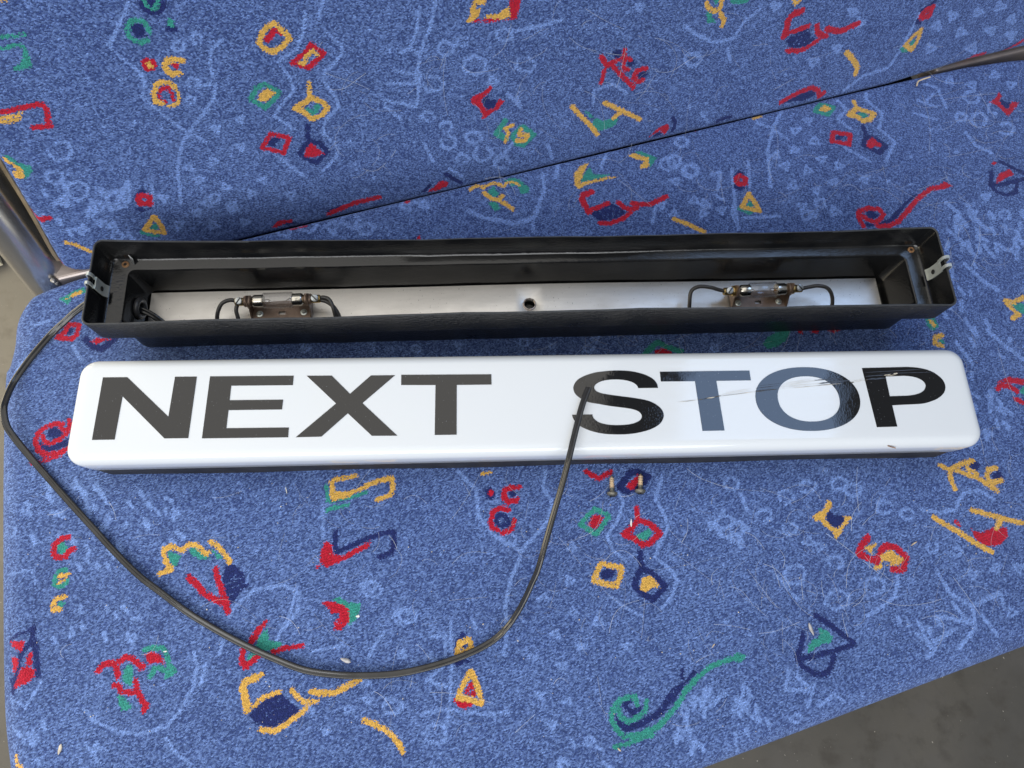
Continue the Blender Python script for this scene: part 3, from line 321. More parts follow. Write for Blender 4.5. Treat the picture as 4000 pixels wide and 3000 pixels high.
# pale tone-on-tone scribbles: S strokes, Q triangles, O rings, D dots, K short dashes and H speckles spread over a patch
PALE = {
(0, 1800): """S14 235,60 260,110 280,160; S14 300,70 330,130; S12 710,480 730,450 790,400 880,385 930,410 920,470 880,520; S13 260,770 300,810 370,840 440,848 520,820 560,770 600,700 612,640 600,590; S12 25,740 80,765 130,680; S12 20,350 100,340 110,380; S10 1003,140 1000,240; S12 920,390 900,470 870,530 850,570
O28 1140,390; O30 1245,480 1210,760; S12 970,590 1070,570; Q18 960,770 1010,840 1080,770 1140,740 300,890; S12 515,860 540,900 590,940; S12 270,880 310,940; K26 40,60 330,330; K18 330,80 560,280; K12 120,440 420,560; H70 740,60 1000,290; H30 560,60 760,200; K8 20,780 140,930; S12 690,560 680,600; S12 640,620 620,700""",
(1300, 1800): """S14 385,30 445,90 450,170 500,230 580,280; S14 660,30 650,80 680,130 660,200 600,260 580,290; S14 580,300 550,370 535,450 540,540 530,600; O24 545,245; S13 870,60 900,130 880,190 850,230 870,280 910,310; S13 1020,50 1000,120 1030,170 1040,210 1010,260 1000,300 1040,330 1070,370 1050,420 1020,460; S12 860,420 900,450 950,480
Q18 740,270 735,370 655,425 745,470 690,535 820,500 770,575 620,610 710,635 915,575 640,725 725,745 680,820; D8 330,290 480,350 420,435 375,345 265,330 320,420 430,270 500,290 1110,400 1210,400 1100,560 960,480 410,835 485,880 430,910 1220,500 620,330 590,500 800,680 850,800 780,880
O30 120,400 230,480 190,765; O38 320,850; S14 160,530 130,570 110,610; S14 300,545 350,545 350,600; S14 290,600 340,640 290,680 350,700; S12 430,490 445,520; S12 365,500 370,600 365,700 360,780 350,850; S12 280,780 360,770 460,785 545,780; O30 1215,190; K8 1150,170 1269,270; K18 1050,720 1269,900; K8 700,850 860,940; Q18 215,600 100,690 60,480""",
(2400, 1700): """S14 340,230 310,280 330,310 390,330; S14 390,180 410,230; O25 530,190 460,250 380,290 360,150; O27 695,150 835,225 740,170 600,160; O22 905,245 545,290; Q20 600,330 635,345; O38 560,430 690,510; S13 500,430 540,480 570,510; O24 685,390; O32 810,465; S13 880,440 870,500 820,540 780,560; S13 1060,220 1080,180 1130,170 1180,200; S13 950,230 1010,240 1060,230; O20 985,350; O18 1060,360; Q20 1115,430 1180,415 1255,410 1230,550
S16 1000,420 1040,490 1110,530 1190,490; S16 1110,530 1120,600 1070,660; S16 1140,560 1190,620; S16 1000,560 1100,580 1050,520; S16 990,640 1060,600; S14 970,690 1000,660; S14 1200,500 1210,540; D8 340,480 490,610 420,620 350,580 860,690 810,750 780,810 440,550 300,370 340,400; S15 540,730 530,790 610,790 560,740; S14 620,770 600,840; S14 640,840 680,800 720,830; O20 570,880; S14 280,780 300,840 340,800; S14 400,770 390,830 430,880; S14 470,880 490,920; K16 200,780 480,940; H40 580,100 800,180; K8 860,560 1000,640""",
(0, 0): """S12 400,10 370,70 355,110 335,140 380,180 440,230 450,270 440,300 490,340 550,390 640,440; S12 690,120 660,150 650,190 660,240; S12 635,260 670,260 660,310 600,390 565,440 550,520 560,630; S12 945,40 940,100 920,150 860,190 900,240 910,280 860,340 850,360 910,400; S11 1000,0 990,50; S12 1010,100 1060,140 1060,170 1010,220 1000,250 1040,300 1050,330 1010,370 1000,410 1050,460 1040,490 1000,530; S12 855,480 940,545
O20 555,145 610,120 600,255; O15 590,310; Q18 745,370 670,400 745,455 660,500 585,520 615,560 700,580 780,600 815,560 645,630 720,650 900,605 660,700 760,690 310,690 350,700 280,660; D8 215,58 295,80 180,120 270,170 370,245 270,245 350,310 265,320 420,380 375,440 325,390 490,450 500,395 450,510 395,520 1095,55 1070,270 1125,165 1210,160 1085,440 1100,510 1160,550 1130,590; O38 190,470 240,590; O30 170,550; S14 330,600 380,590 390,640 340,650; S12 470,570 475,640; S12 400,570 400,630; K12 100,560 420,720; H30 960,640 1230,730""",
(1200, 0): """S13 350,20 340,90 320,150 290,165; S14 400,0 380,90 350,160; S13 320,150 350,170 335,260 250,260; S12 270,220 330,230; S13 235,310 340,330 350,230; S12 240,330 290,370; O38 520,205; O32 675,200 390,260; O27 610,110 430,150; O20 480,130 375,360 430,395; Q22 575,250; O25 440,440 515,425 600,500; O30 545,475; O20 480,490; S12 360,440 390,500; S12 440,520 480,545; S12 640,440 580,510; S12 745,450 760,490; S14 650,300 660,330 620,290; S12 885,320 890,280 950,260 990,290
H80 720,60 980,280; H50 640,20 1000,110; S13 650,95 720,80 790,60; Q18 1030,20 1200,620 1230,660 1140,560; D8 145,50 195,95 170,160 250,145 330,440 155,525 220,490 480,300 700,470 1080,250 1060,320; O26 1195,185; S13 1170,80 1210,110 1260,130; S12 730,540 735,590 700,680 650,695 560,680 500,650; S13 780,500 770,550; S12 930,470 910,520; H70 20,690 310,738; S12 330,625 370,640; O24 1140,500 1195,525; S12 700,690 700,720; S12 1080,640 1070,690""",
(2400, 0): """S12 215,80 260,110 310,130 370,120 400,70 450,30; S12 350,150 360,190; O25 240,185; Q18 615,190 500,20 690,150 740,40 760,70 1000,80 1050,50 1075,100 1130,40 1170,95 1195,20 1230,60 1110,150 980,150 1230,110; S11 960,20 890,150 850,210 770,235 710,280; S11 270,350 290,380; D8 395,270 285,320 235,330 130,340 400,240 470,320 240,270 530,230 980,400 985,460 920,485 920,570 850,560 1060,470; O20 210,440; O26 165,505 235,530; S12 520,340 490,400 475,470 485,580; S11 490,400 540,435; S11 440,380 480,395; S12 690,310 720,340 690,370 730,400; S12 780,290 780,310 830,350 820,400 870,440 840,500; S12 715,460 790,500
S11 960,260 1000,270 1030,330; S11 940,310 1000,330; S11 930,350 1000,370; S11 990,290 960,320; Q17 560,465 620,440 500,480 600,530 695,515 530,515 640,495 555,575 625,590 680,565 775,555 580,640 620,660 600,375 560,405 280,640 330,650 1150,610 1110,660 1040,250 1110,262 1180,232 1230,262; S12 365,520 375,640 385,710; S12 415,500 420,580; S12 300,540 330,530 320,590; S12 310,600 340,620; S12 400,675 510,670; O25 1110,300 1130,370 1215,400 1180,330; O18 1075,360; S13 1090,410 1120,450 1170,475; K30 1020,640 1269,790""",
(3500, 950): """K30 60,60 390,560; K14 150,380 390,640"""}

def parse():
    seat, back = [], []
    for (ox, oy), txt in PALE.items():
        for line in txt.replace('\n', ';').split(';'):
            w = line.split(); k = w[0][0]; v = float(w[0][1:]); P = [(ox+float(a)/.7934, oy+float(b)/.7934) for a, b in (q.split(',') for q in w[1:])]
            sc = 2.212/.7934
            if k == 'S': put(seat, back, 'l', 'L', v*sc*.80, P)
            elif k in 'QOD':
                for q in P:
                    n = {'Q': 3, 'O': 6, 'D': 4}[k]; a0 = random.random()*6.3; rr = v/.7934
                    poly = [(q[0]+cos(a0+2*pi*i/n)*rr*random.uniform(.8, 1.15), q[1]+sin(a0+2*pi*i/n)*rr*random.uniform(.65, .95)) for i in range(n)]
                    put(seat, back, 'l', 'P' if k == 'D' else 'C' if k == 'Q' or random.random() < .4 else 'L', (8.5 if k == 'Q' else 9.5)*sc, poly)
            else:
                for _ in range(int(v)):
                    x, y = random.uniform(P[0][0], P[1][0]), random.uniform(P[0][1], P[1][1])
                    if k == 'K': a = random.gauss(1.15, .35); L = random.uniform(18, 42); put(seat, back, 'l', 'L', random.uniform(10, 16)*sc, [(x, y), (x+cos(a)*L, y+sin(a)*L*.9)])
                    else: put(seat, back, 'l', 'P', 0, [(x+random.uniform(-9, 9), y+random.uniform(-8, 8)) for _ in range(4)])
    for (c, r), txt in TILES.items():
        for line in txt.replace('\n', ';').split(';'):
            w = line.split()
            if not w: continue
            if w[0] == 'l' and r != 1: continue
            lay, k = w[0], w[1][0]; wid = float(w[1][1:]) if len(w[1]) > 1 else 0
            P = [px(c, r, *map(float, q.split(','))) for q in w[2:]]
            if k == 'B':
                for q in P:
                    ang = random.random()*6.3; n = random.choice((3, 3, 4, 5)); rr = wid/2.212
                    poly = [(q[0]+cos(ang+2*pi*i/n)*rr*random.uniform(.6, 1.05), q[1]+sin(ang+2*pi*i/n)*rr*random.uniform(.5, .9)) for i in range(n)]
                    put(seat, back, lay, 'C' if wid > 34 else 'P', min(28, wid*.42), poly if lay != 'x' else [(q[0]+cos(i*1.57)*rr*.8, q[1]+sin(i*1.57)*rr*.8) for i in range(4)])
            else: put(seat, back, lay, k, min(wid, 50)*.72 if lay == 'l' else wid, P)
    return seat, back
def put(seat, back, lay, k, wid, P):
    mx = sum(p[0] for p in P)/len(P); my = sum(p[1] for p in P)/len(P)
    isback = my < 909 - .242*(mx-1000)
    fn = on_back if isback else on_seat
    Q = np.array([fn(*p) for p in P]); a, b, d = fn(mx, my), fn(mx+4, my), fn(mx, my+4)
    sc = (np.linalg.norm(b-a)+np.linalg.norm(d-a))/8/2.212
    if k == 'C': Q = np.vstack([Q, Q[:1]])
    (back if isback else seat).append((lay, k, wid*sc/2, Q))

def seg_dist(X, A, B):
    d = B-A; L = (d@d) or 1e-12; t = np.clip(((X-A)@d)/L, 0, 1); return np.hypot(*(X-(A+t[:, None]*d)).T)
def poly_dist(X, Q, closed=True):
    D = np.full(len(X), 9.); n = len(Q)
    for i in range(n if closed else n-1): D = np.minimum(D, seg_dist(X, Q[i], Q[(i+1) % n]))
    return D
def inside(X, Q):
    ins = np.zeros(len(X), bool); n = len(Q); j = n-1
    for i in range(n):
        (xi, yi), (xj, yj) = Q[i], Q[j]
        if yi != yj: ins ^= ((yi > X[:, 1]) != (yj > X[:, 1])) & (X[:, 0] < (xj-xi)*(X[:, 1]-yi)/(yj-yi)+xi)
        j = i
    return ins
LAY = {'x': 0, 'n': 0, 'g': 1, 'r': 2, 'y': 3, 'l': 4}
def ink_fields(X, prims):
    F = np.full((5, len(X)), .004)
    for lay, k, hw, Q in sorted(prims, key=lambda p: p[0] == 'x'):
        lo = Q.min(0)-hw-.004; hi = Q.max(0)+hw+.004
        idx = np.nonzero((X[:, 0] > lo[0]) & (X[:, 0] < hi[0]) & (X[:, 1] > lo[1]) & (X[:, 1] < hi[1]))[0]
        if not len(idx): continue
        Y = X[idx]
        d = poly_dist(Y, Q)*np.where(inside(Y, Q), -1, 1) if k == 'P' else poly_dist(Y, Q, False)-hw
        i = LAY[lay]; F[i, idx] = np.maximum(F[i, idx], np.minimum(-d, .004)) if lay == 'x' else np.minimum(F[i, idx], d)
    return F*1000                                  # millimetres

def cushion(name, frame, outline, res, rad, depth, prims, parent, sag=None, dark_sides=False):
    O, e1, e2, nn = frame; out = np.array(outline); lo = out.min(0)-res*1.5; hi = out.max(0)+res*1.5
    nx, ny = int((hi[0]-lo[0])/res)+1, int((hi[1]-lo[1])/res)+1
    gx, gy = np.meshgrid(lo[0]+np.arange(nx)*res, lo[1]+np.arange(ny)*res); X = np.stack([gx.ravel(), gy.ravel()], 1)
    D = np.full(len(X), 9.); NP = X.copy()
    for i in range(len(out)):
        A, B = out[i], out[(i+1) % len(out)]; d = B-A; t = np.clip(((X-A)@d)/(d@d), 0, 1); q = A+t[:, None]*d; dd = np.hypot(*(X-q).T); m_ = dd < D
        D[m_] = dd[m_]; NP[m_] = q[m_]
    ins = inside(X, out)
    id_ = np.arange(nx*ny).reshape(ny, nx)
    quads = np.stack([id_[:-1, :-1].ravel(), id_[:-1, 1:].ravel(), id_[1:, 1:].ravel(), id_[1:, :-1].ravel()], 1)
    quads = quads[ins[quads].any(1)]
    X = np.where(ins[:, None], X, NP); D = np.where(ins, D, 0)
    used = np.unique(quads); mp = -np.ones(nx*ny, int); mp[used] = np.arange(len(used)); quads = mp[quads]; X = X[used]; D = D[used]
    R = rad(X); x = np.clip(D/R, 0, 1); z = -R+R*np.sqrt(np.maximum(0, 1-(1-x)**2))
    if sag is not None: z = z+sag(X)
    F = ink_fields(X, prims)
    # boundary edges -> side skirt
    E = np.concatenate([quads[:, [0, 1]], quads[:, [1, 2]], quads[:, [2, 3]], quads[:, [3, 0]]]); key = np.sort(E, 1); _, first, cnt = np.unique(key, axis=0, return_index=True, return_counts=True)
    be = E[first[cnt == 1]]; bv = np.unique(be); n0 = len(X); mp2 = -np.ones(n0, int); mp2[bv] = n0+np.arange(len(bv))
    sk = np.stack([be[:, 1], be[:, 0], mp2[be[:, 0]], mp2[be[:, 1]]], 1)
    cen = X.mean(0); outd = X[bv]-cen; outd /= np.linalg.norm(outd, axis=1)[:, None]
    Xs = np.vstack([X, X[bv]]); zs = np.concatenate([z, np.full(len(bv), -depth)]); fabc = np.vstack([X, X[bv]+outd*depth])
    F = np.hstack([F, np.full((5, len(bv)), 4.)])
    V = O+Xs[:, :1]*e1+Xs[:, 1:2]*e2+zs[:, None]*nn
    faces = np.vstack([quads, sk])
    me = bpy.data.meshes.new(name); me.vertices.add(len(V)); me.vertices.foreach_set('co', V.ravel().astype(np.float32))
    me.loops.add(faces.size); me.loops.foreach_set('vertex_index', faces.ravel().astype(np.int32)); me.polygons.add(len(faces))
    me.polygons.foreach_set('loop_start', (np.arange(len(faces))*4).astype(np.int32)); me.polygons.foreach_set('use_smooth', np.ones(len(faces), bool))
    me.update(calc_edges=True)
    a = me.attributes.new('fab', 'FLOAT_VECTOR', 'POINT'); a.data.foreach_set('vector', np.hstack([fabc, np.zeros((len(V), 1))]).ravel().astype(np.float32))
    one = np.ones(len(V)); a = me.attributes.new('inkA', 'FLOAT_COLOR', 'POINT'); a.data.foreach_set('color', np.stack([F[0], F[1], F[2], one], 1).ravel().astype(np.float32))
    a = me.attributes.new('inkB', 'FLOAT_COLOR', 'POINT'); a.data.foreach_set('color', np.stack([F[3], F[4], one, one], 1).ravel().astype(np.float32))
    me.materials.append(M['fabric']); me.materials.append(M['base'])
    if dark_sides: me.polygons.foreach_set('material_index', np.concatenate([np.zeros(len(quads)), np.ones(len(sk))]).astype(np.int32))
    return link(bpy.data.objects.new(name, me), parent)

seat_prims, back_prims = parse()
seat = empty('bus_seat', (.1, .2, -.45)); bpy.context.view_layer.update()
tag(seat, 'double bus seat in blue patterned moquette under the two sign halves', 'bus seat')
PINV = Matrix.Translation((-.1, -.2, .45))
def keep(o): o.matrix_parent_inverse = PINV; return o

def smooth_out(pts, n=6): return [tuple(p) for p in spline(pts, n)]
left = [(-.319, -.085), (-.3195, 0), (-.3198, .056), (-.3100, .1838), (-.3000, .2844), (-.2950, .299), (-.2850, .3269), (-.2705, .3430), (-.2599, .3490), (-.2305, .3536), (-.2157, .3538)]
outline = smooth_out(left) + [(-.1, .3538), (.2, .3538), (.45, .3538), (.56, .353)] + smooth_out([(.60, .352), (.66, .3455), (.70, .334), (.725, .30), (.732, .25)]) + [(.732, -.06)] + smooth_out([(.728, -.09), (.71, -.118), (.68, -.132), (.65, -.1345)]) + [(.3, -.1345), (0, -.1345), (-.22, -.1345)] + smooth_out([(-.25, -.1335), (-.285, -.125), (-.308, -.108), (-.317, -.093)])
def sm(x, a, b): t = np.clip((x-a)/(b-a), 0, 1); return t*t*(3-2*t)
keep(cushion('seat_cushion', (np.zeros(3), SE, SN, ZZ), outline, .0015, lambda X: .024-.0195*sm(X[:, 1], .31, .349), .075, seat_prims, seat,
        lambda X: .0006*np.sin(X[:, 0]*23+1)*np.cos(X[:, 1]*31)))
bo = smooth_out([(-.2297, -.0082), (-.2345, -.002), (-.2348, .006), (-.2300, .0508), (-.2266, .0926), (-.218, .20), (-.21, .30)]) + [(-.19, .40), (.70, .40), (.735, .35), (.74, .02), (.73, -.006), (.70, -.0115), (.60, -.012), (.52, -.018), (.1, -.018), (-.15, -.018), (-.20, -.014)] + [(-.222, -.0108)]
keep(cushion('backrest', (BO, SE, BU, BN), bo, .0015, lambda X: .006+0*X[:, 0], .05, back_prims, seat, lambda X: .0006*np.sin(X[:, 0]*19)*np.cos(X[:, 1]*27), True))
# brass coloured trim along the backrest's left edge
tr = [BO+SE*(s-.0012)+BU*w+BN*-.0065 for s, w in [(-.2352, .002), (-.2348, .012), (-.2302, .0508), (-.2268, .0926), (-.2182, .20), (-.2105, .30)]]
keep(MB().tube(spline([tuple(p) for p in tr], 6), .0022, 8).build('edge_trim', M['trim'], seat))
# upright steel tube beside the backrest, cross bar and weld below it
ax = [BO+SE*(-.2575)+BU*w+BN*(-.022) for w in (-.55, -.02, .2, .45)]
keep(MB().tube([tuple(ax[0]+(ax[-1]-ax[0])*k/20) for k in range(21)], .0195, 40).build('frame_tube', M['tube'], seat))
b0 = SN*.3695+SE*-.2475+ZZ*-.014; b1 = SN*.3695+SE*.74+ZZ*-.014
rot = Matrix.Rotation(ANG, 3, 'Z')
for sa, sb, dz in ((-.2475, -.15, 0), (.575, .74, -.004)):
    bar = MB().box(tuple(SN*.3695+SE*(sa+sb)/2+ZZ*(-.014+dz)), (sb-sa, .024, .024), rot).build('frame_bracket', M['bar'], seat, smooth=False); keep(bar)
    bv = bar.modifiers.new('round', 'BEVEL'); bv.width = .003; bv.segments = 3
keep(MB().box(tuple(SN*.362+SE*.21+ZZ*-.045), (.70, .03, .05), rot).build('crease_shade_strip', M['dark'], seat, smooth=False))  # added near-black strip: paints the crease's shade, hides the lit floor below
w = MB()
for i in range(7):
    c = b0+SE*(-.0005+.0006*(i % 2))+SN*(-.0115+.0004*i)+ZZ*(.0115-.003*i); w.lathe([(-.0022, .0008), (-.0014, .0021), (0, .0027), (.0014, .0021), (.0022, .0008)], c, (.3, .4, 1), 10)
keep(w.build('weld_bead', M['weld'], seat))
# plywood base of the cushion
ply = MB(); n_ = len(outline); top = [SE*s*.985+SN*(.012+t*.95)-ZZ*.075 for s, t in outline]; bot = [p-ZZ*.012 for p in top]
ply.add(top+bot, [tuple(range(n_)), tuple(range(n_, 2*n_))]+[(i, (i+1) % n_, n_+(i+1) % n_, n_+i) for i in range(n_)]); keep(ply.build('seat_pan', M['base'], seat, smooth=False))
for s in (-.2, .55):
    keep(MB().tube([tuple(SE*s+SN*.12+ZZ*-.084), tuple(SE*s+SN*.12+ZZ*-.45)], .02, 20).build('seat_leg', M['tube'], seat))

# ------------------------------------------------------------------ sign housing
BX, BY, BYAW = .0037, .2489, .1816
H = empty('sign_housing', (BX, BY, 0), BYAW); tag(H, 'open black plastic sign housing with two small lamps, lying behind the white cover', 'sign housing')
def rrect(hl, hw, r, n=7):
    out = []
    for cx, cy, a0 in ((hl-r, hw-r, 0), (-hl+r, hw-r, pi/2), (-hl+r, -hw+r, pi), (hl-r, -hw+r, 3*pi/2)):
        for k in range(n): a = a0+pi/2*k/(n-1); out.append((cx+r*cos(a), cy+r*sin(a)))
    dense = []
    for i, p in enumerate(out):
        q = out[(i+1) % len(out)]; dist = math.hypot(q[0]-p[0], q[1]-p[1]); m_ = 24 if dist > .2 else 1
        for k in range(m_): dense.append((p[0]+(q[0]-p[0])*k/m_, p[1]+(q[1]-p[1])*k/m_))
    return dense
def loft(rings, cap0=True, cap1=True, warp=None):
    v = []; f = []; n = None
    for hl, hw, r, z in rings:
        R_ = rrect(hl, hw, r); n = len(R_)
        for x, y in R_: v.append(warp(x, y, z) if warp else (x, y, z))
    for i in range(len(rings)-1):
        for k in range(n): f.append((i*n+k, i*n+(k+1) % n, (i+1)*n+(k+1) % n, (i+1)*n+k))
    if cap0: f.append(tuple(range(n)))
    if cap1: f.append(tuple((len(rings)-1)*n+k for k in range(n)))
    return v, f
ZR, ZS = .066, .041
def bow(x, y, z):
    k = max(0., (z-ZS+.004)/(ZR-ZS+.004)); b = (1-(x/.3146)**2)
    y2 = y-.0034*b*k*max(0, y/.033)+.0018*b*k*max(0, -y/.033)
    y2 += .00035*sin(x*41+y*60)*k+.0002*sin(x*97)
    return (x, y2, z+.0005*sin(x*17+1)*k)
HL, HW, T_ = .3146, .0334, .0016
rings = [(.3015, .0228, .007, 0), (.3040, .0240, .008, .0012), (.3046, .0246, .009, .004), (.3050, .0248, .010, ZS-.004), (.3060, .0255, .010, ZS-.0022), (.3090, .0280, .010, ZS-.0016), (HL-.003, HW-.003, .005, ZS-.0016), (HL-.0008, HW-.0008, .0055, ZS-.0006), (HL, HW, .006, ZS+.002), (HL, HW, .006, ZR-.0006), (HL-.0005, HW-.0005, .0056, ZR),
         (HL-T_+.0004, HW-T_+.0004, .0047, ZR), (HL-T_, HW-T_, .0044, ZR-.0006), (HL-T_+.0003, HW-T_, .0044, ZS+.003), (HL-T_-.0006, HW-T_-.0008, .0042, ZS+.0010), (HL-T_-.0022, HW-T_-.0022, .0040, ZS), (.3020, .0238, .0055, ZS+.0002), (.3006, .0226, .005, ZS-.0004), (.2998, .0219, .005, ZS-.0025), (.2992, .0214, .006, .006), (.2980, .0204, .006, .0032), (.2955, .0182, .005, .0026)]
v, f = loft(rings, True, True, bow)
shell = mesh('shell', v, f, M['shell'], H, True, 40)
shell.data.materials.append(M['grain']); shell.data.materials.append(M['cut'])
for p in shell.data.polygons:
    zc = sum(shell.data.vertices[i].co.z for i in p.vertices)/len(p.vertices); nrm = p.normal; c = p.center
    if zc > ZR-.0012 and nrm.z > .5: p.material_index = 2
    elif zc < ZR-.001 and (nrm.x*c.x > .2*abs(c.x) or nrm.y*c.y > .2*abs(c.y)) and len(p.vertices) == 4: p.material_index = 1
# reflector plate with its hole
hole = (.0015, .0019, .0044)
def plate_z(x, y): return .0078+.0011*cos(x*9)+.0005*sin(x*21+1)
pv, pf = [], []; X0, X1, Y0, Y1 = -.2975, .2945, -.0198, .0199; n = 40
xs = [X0+(X1-X0)*i/60 for i in range(61)]
per = [(x, Y0) for x in xs]+[(X1, Y0+(Y1-Y0)*k/6) for k in range(1, 6)]+[(x, Y1) for x in reversed(xs)]+[(X0, Y1-(Y1-Y0)*k/6) for k in range(1, 6)]
rows = 10
gx = [x for x in xs if abs(x-hole[0]) > .011]; 
def col_strip(xa, xb):
    b = len(pv)
    for x in (xa, xb):
        for k in range(rows+1): y = Y0+(Y1-Y0)*k/rows; pv.append((x, y, plate_z(x, y)))
    for k in range(rows): pf.append((b+k, b+rows+1+k, b+rows+2+k, b+k+1))
lx_ = [x for x in gx if x < hole[0]]+[hole[0]-.012]; rx_ = [hole[0]+.012]+[x for x in gx if x > hole[0]]
for a, b in list(zip(lx_, lx_[1:]))+list(zip(rx_, rx_[1:])): col_strip(a, b)
b = len(pv); ns = 32
for k in range(ns):
    a = 2*pi*k/ns; ca, sa = cos(a), sin(a); rr = hole[2]*(1+.04*sin(3*a))
    xi, yi = hole[0]+rr*ca, hole[1]+rr*sa; tx = .012/abs(ca) if ca else 9; ty = ((Y1-hole[1]) if sa > 0 else (hole[1]-Y0))/abs(sa) if abs(sa) > 1e-6 else 9
    tt = min(tx, ty); xo, yo = hole[0]+tt*ca, hole[1]+tt*sa
    pv += [(xo, yo, plate_z(xo, yo)), (xi+(rr*.35)*ca, yi+(rr*.35)*sa, plate_z(xi, yi)), (xi, yi, plate_z(xi, yi)-.0006), (xi, yi, plate_z(xi, yi)-.003)]
for k in range(ns):
    q, r_ = b+4*k, b+4*((k+1) % ns)
    for j in range(3): pf.append((q+j, r_+j, r_+j+1, q+j+1))
mesh('reflector_plate', pv, pf, M['plate'], H, True, 50)
bur = MB(); bur.tube([(hole[0]+hole[2]*1.08*cos(2*pi*k/40), hole[1]+hole[2]*1.08*sin(2*pi*k/40), plate_z(0, 0)+.0001+.0002*random.random()) for k in range(41)], [.0005+.0004*random.random() for k in range(41)], 6, False)
bur.build('hole_burr', M['bar'], H)
MB().box((.006, -.0165, .0125), (.0245, .0012, .007)).build('plate_tab', M['zinc'], H, smooth=False)
# spring clips over the two end rims
def clip(sx):
    c = empty('spring_clip'); c.parent = H; xw = sx*(HL-T_)            # inner wall face
    d = -sx                                                             # direction into the housing
    m_ = MB(); y0 = .0015
    def strip(ya, yb, prof): # prof (x,z)
        vv = []; n_ = len(prof)
        for (x, z) in prof: vv += [(x, y0+ya, z), (x, y0+yb, z)]
        off = .0009
        for i, (x, z) in enumerate(prof):
            a_, b_ = prof[max(i-1, 0)], prof[min(i+1, n_-1)]; tx, tz = b_[0]-a_[0], b_[1]-a_[1]; l = math.hypot(tx, tz); nx, nz = -tz/l*off, tx/l*off
            vv += [(x+nx, y0+ya, z+nz), (x+nx, y0+yb, z+nz)]
        ff = []
        for i in range(n_-1):
            a_ = 2*i; o = 2*n_
            ff += [(a_, a_+1, a_+3, a_+2), (o+a_, o+a_+2, o+a_+3, o+a_+1), (a_, a_+2, o+a_+2, o+a_), (a_+1, o+a_+1, o+a_+3, a_+3)]
        o = 2*n_; ff += [(0, o, o+1, 1), (2*n_-2, 2*n_-1, o+2*n_-1, o+2*n_-2)]
        m_.add(vv, ff)
    over = [(xw+d*.0010, ZR-.005), (xw+d*.0016, ZR-.001), (xw+d*.0014, ZR+.0018), (xw+d*.0002, ZR+.0032), (xw-d*.0012, ZR+.0032), (xw-d*.0024, ZR+.0018), (xw-d*.0029, ZR-.001), (xw-d*.0029, ZR-.006)]
    strip(-.0046, -.0023, over); strip(.0023, .0046, over)
    m_.build('clip_fold', M['zinc'], c, True, 40)
    m_ = MB(); strip(-.0046, .0046, [(xw+d*.0011, ZR-.0045), (xw+d*.0010, ZR-.010), (xw+d*.0013, ZR-.016), (xw+d*.0032, ZR-.0195)])
    m_.build('clip_plate', M['zinc'], c, True, 40)
    MB().lathe([(0, .0018), (.0004, .0018)], (xw+d*.0022, y0-.0008, ZR-.0125), (1, 0, 0), 16).build('clip_hole', M['dark'], c, smooth=False)
for sx in (-1, 1): clip(sx)
# rusty eyelets on the ledge
for (x, y, rr) in ((-.3030, .0268, .0027), (.3070, .0270, .0026)):
    ey = MB().lathe([(0, rr), (.0007, rr*.95), (.0010, rr*.75), (.0009, rr*.5), (.0002, rr*.42)], (x, y, ZS+.0002), (0, 0, 1), 24).build('eyelet', M['rust'], H)
    MB().lathe([(0, rr*.40), (.0003, rr*.40)], (x, y, ZS+.0006), (0, 0, 1), 16).build('eyelet_hole', M['dark'], ey, smooth=False)
# a torn bit of foil standing by the left eyelet
mesh('foil_scrap', [(-.2995, .0300, ZS), (-.2965, .0262, ZS), (-.2960, .0285, ZS+.0045), (-.2990, .0312, ZS+.006), (-.2993, .0303, ZS+.0004), (-.2963, .0265, ZS+.0004), (-.2958, .0288, ZS+.0048), (-.2988, .0315, ZS+.0062)], [(0, 1, 2, 3), (4, 5, 6, 7), (0, 1, 5, 4), (1, 2, 6, 5), (2, 3, 7, 6), (3, 0, 4, 7)], M['bluescrew'], H, False)

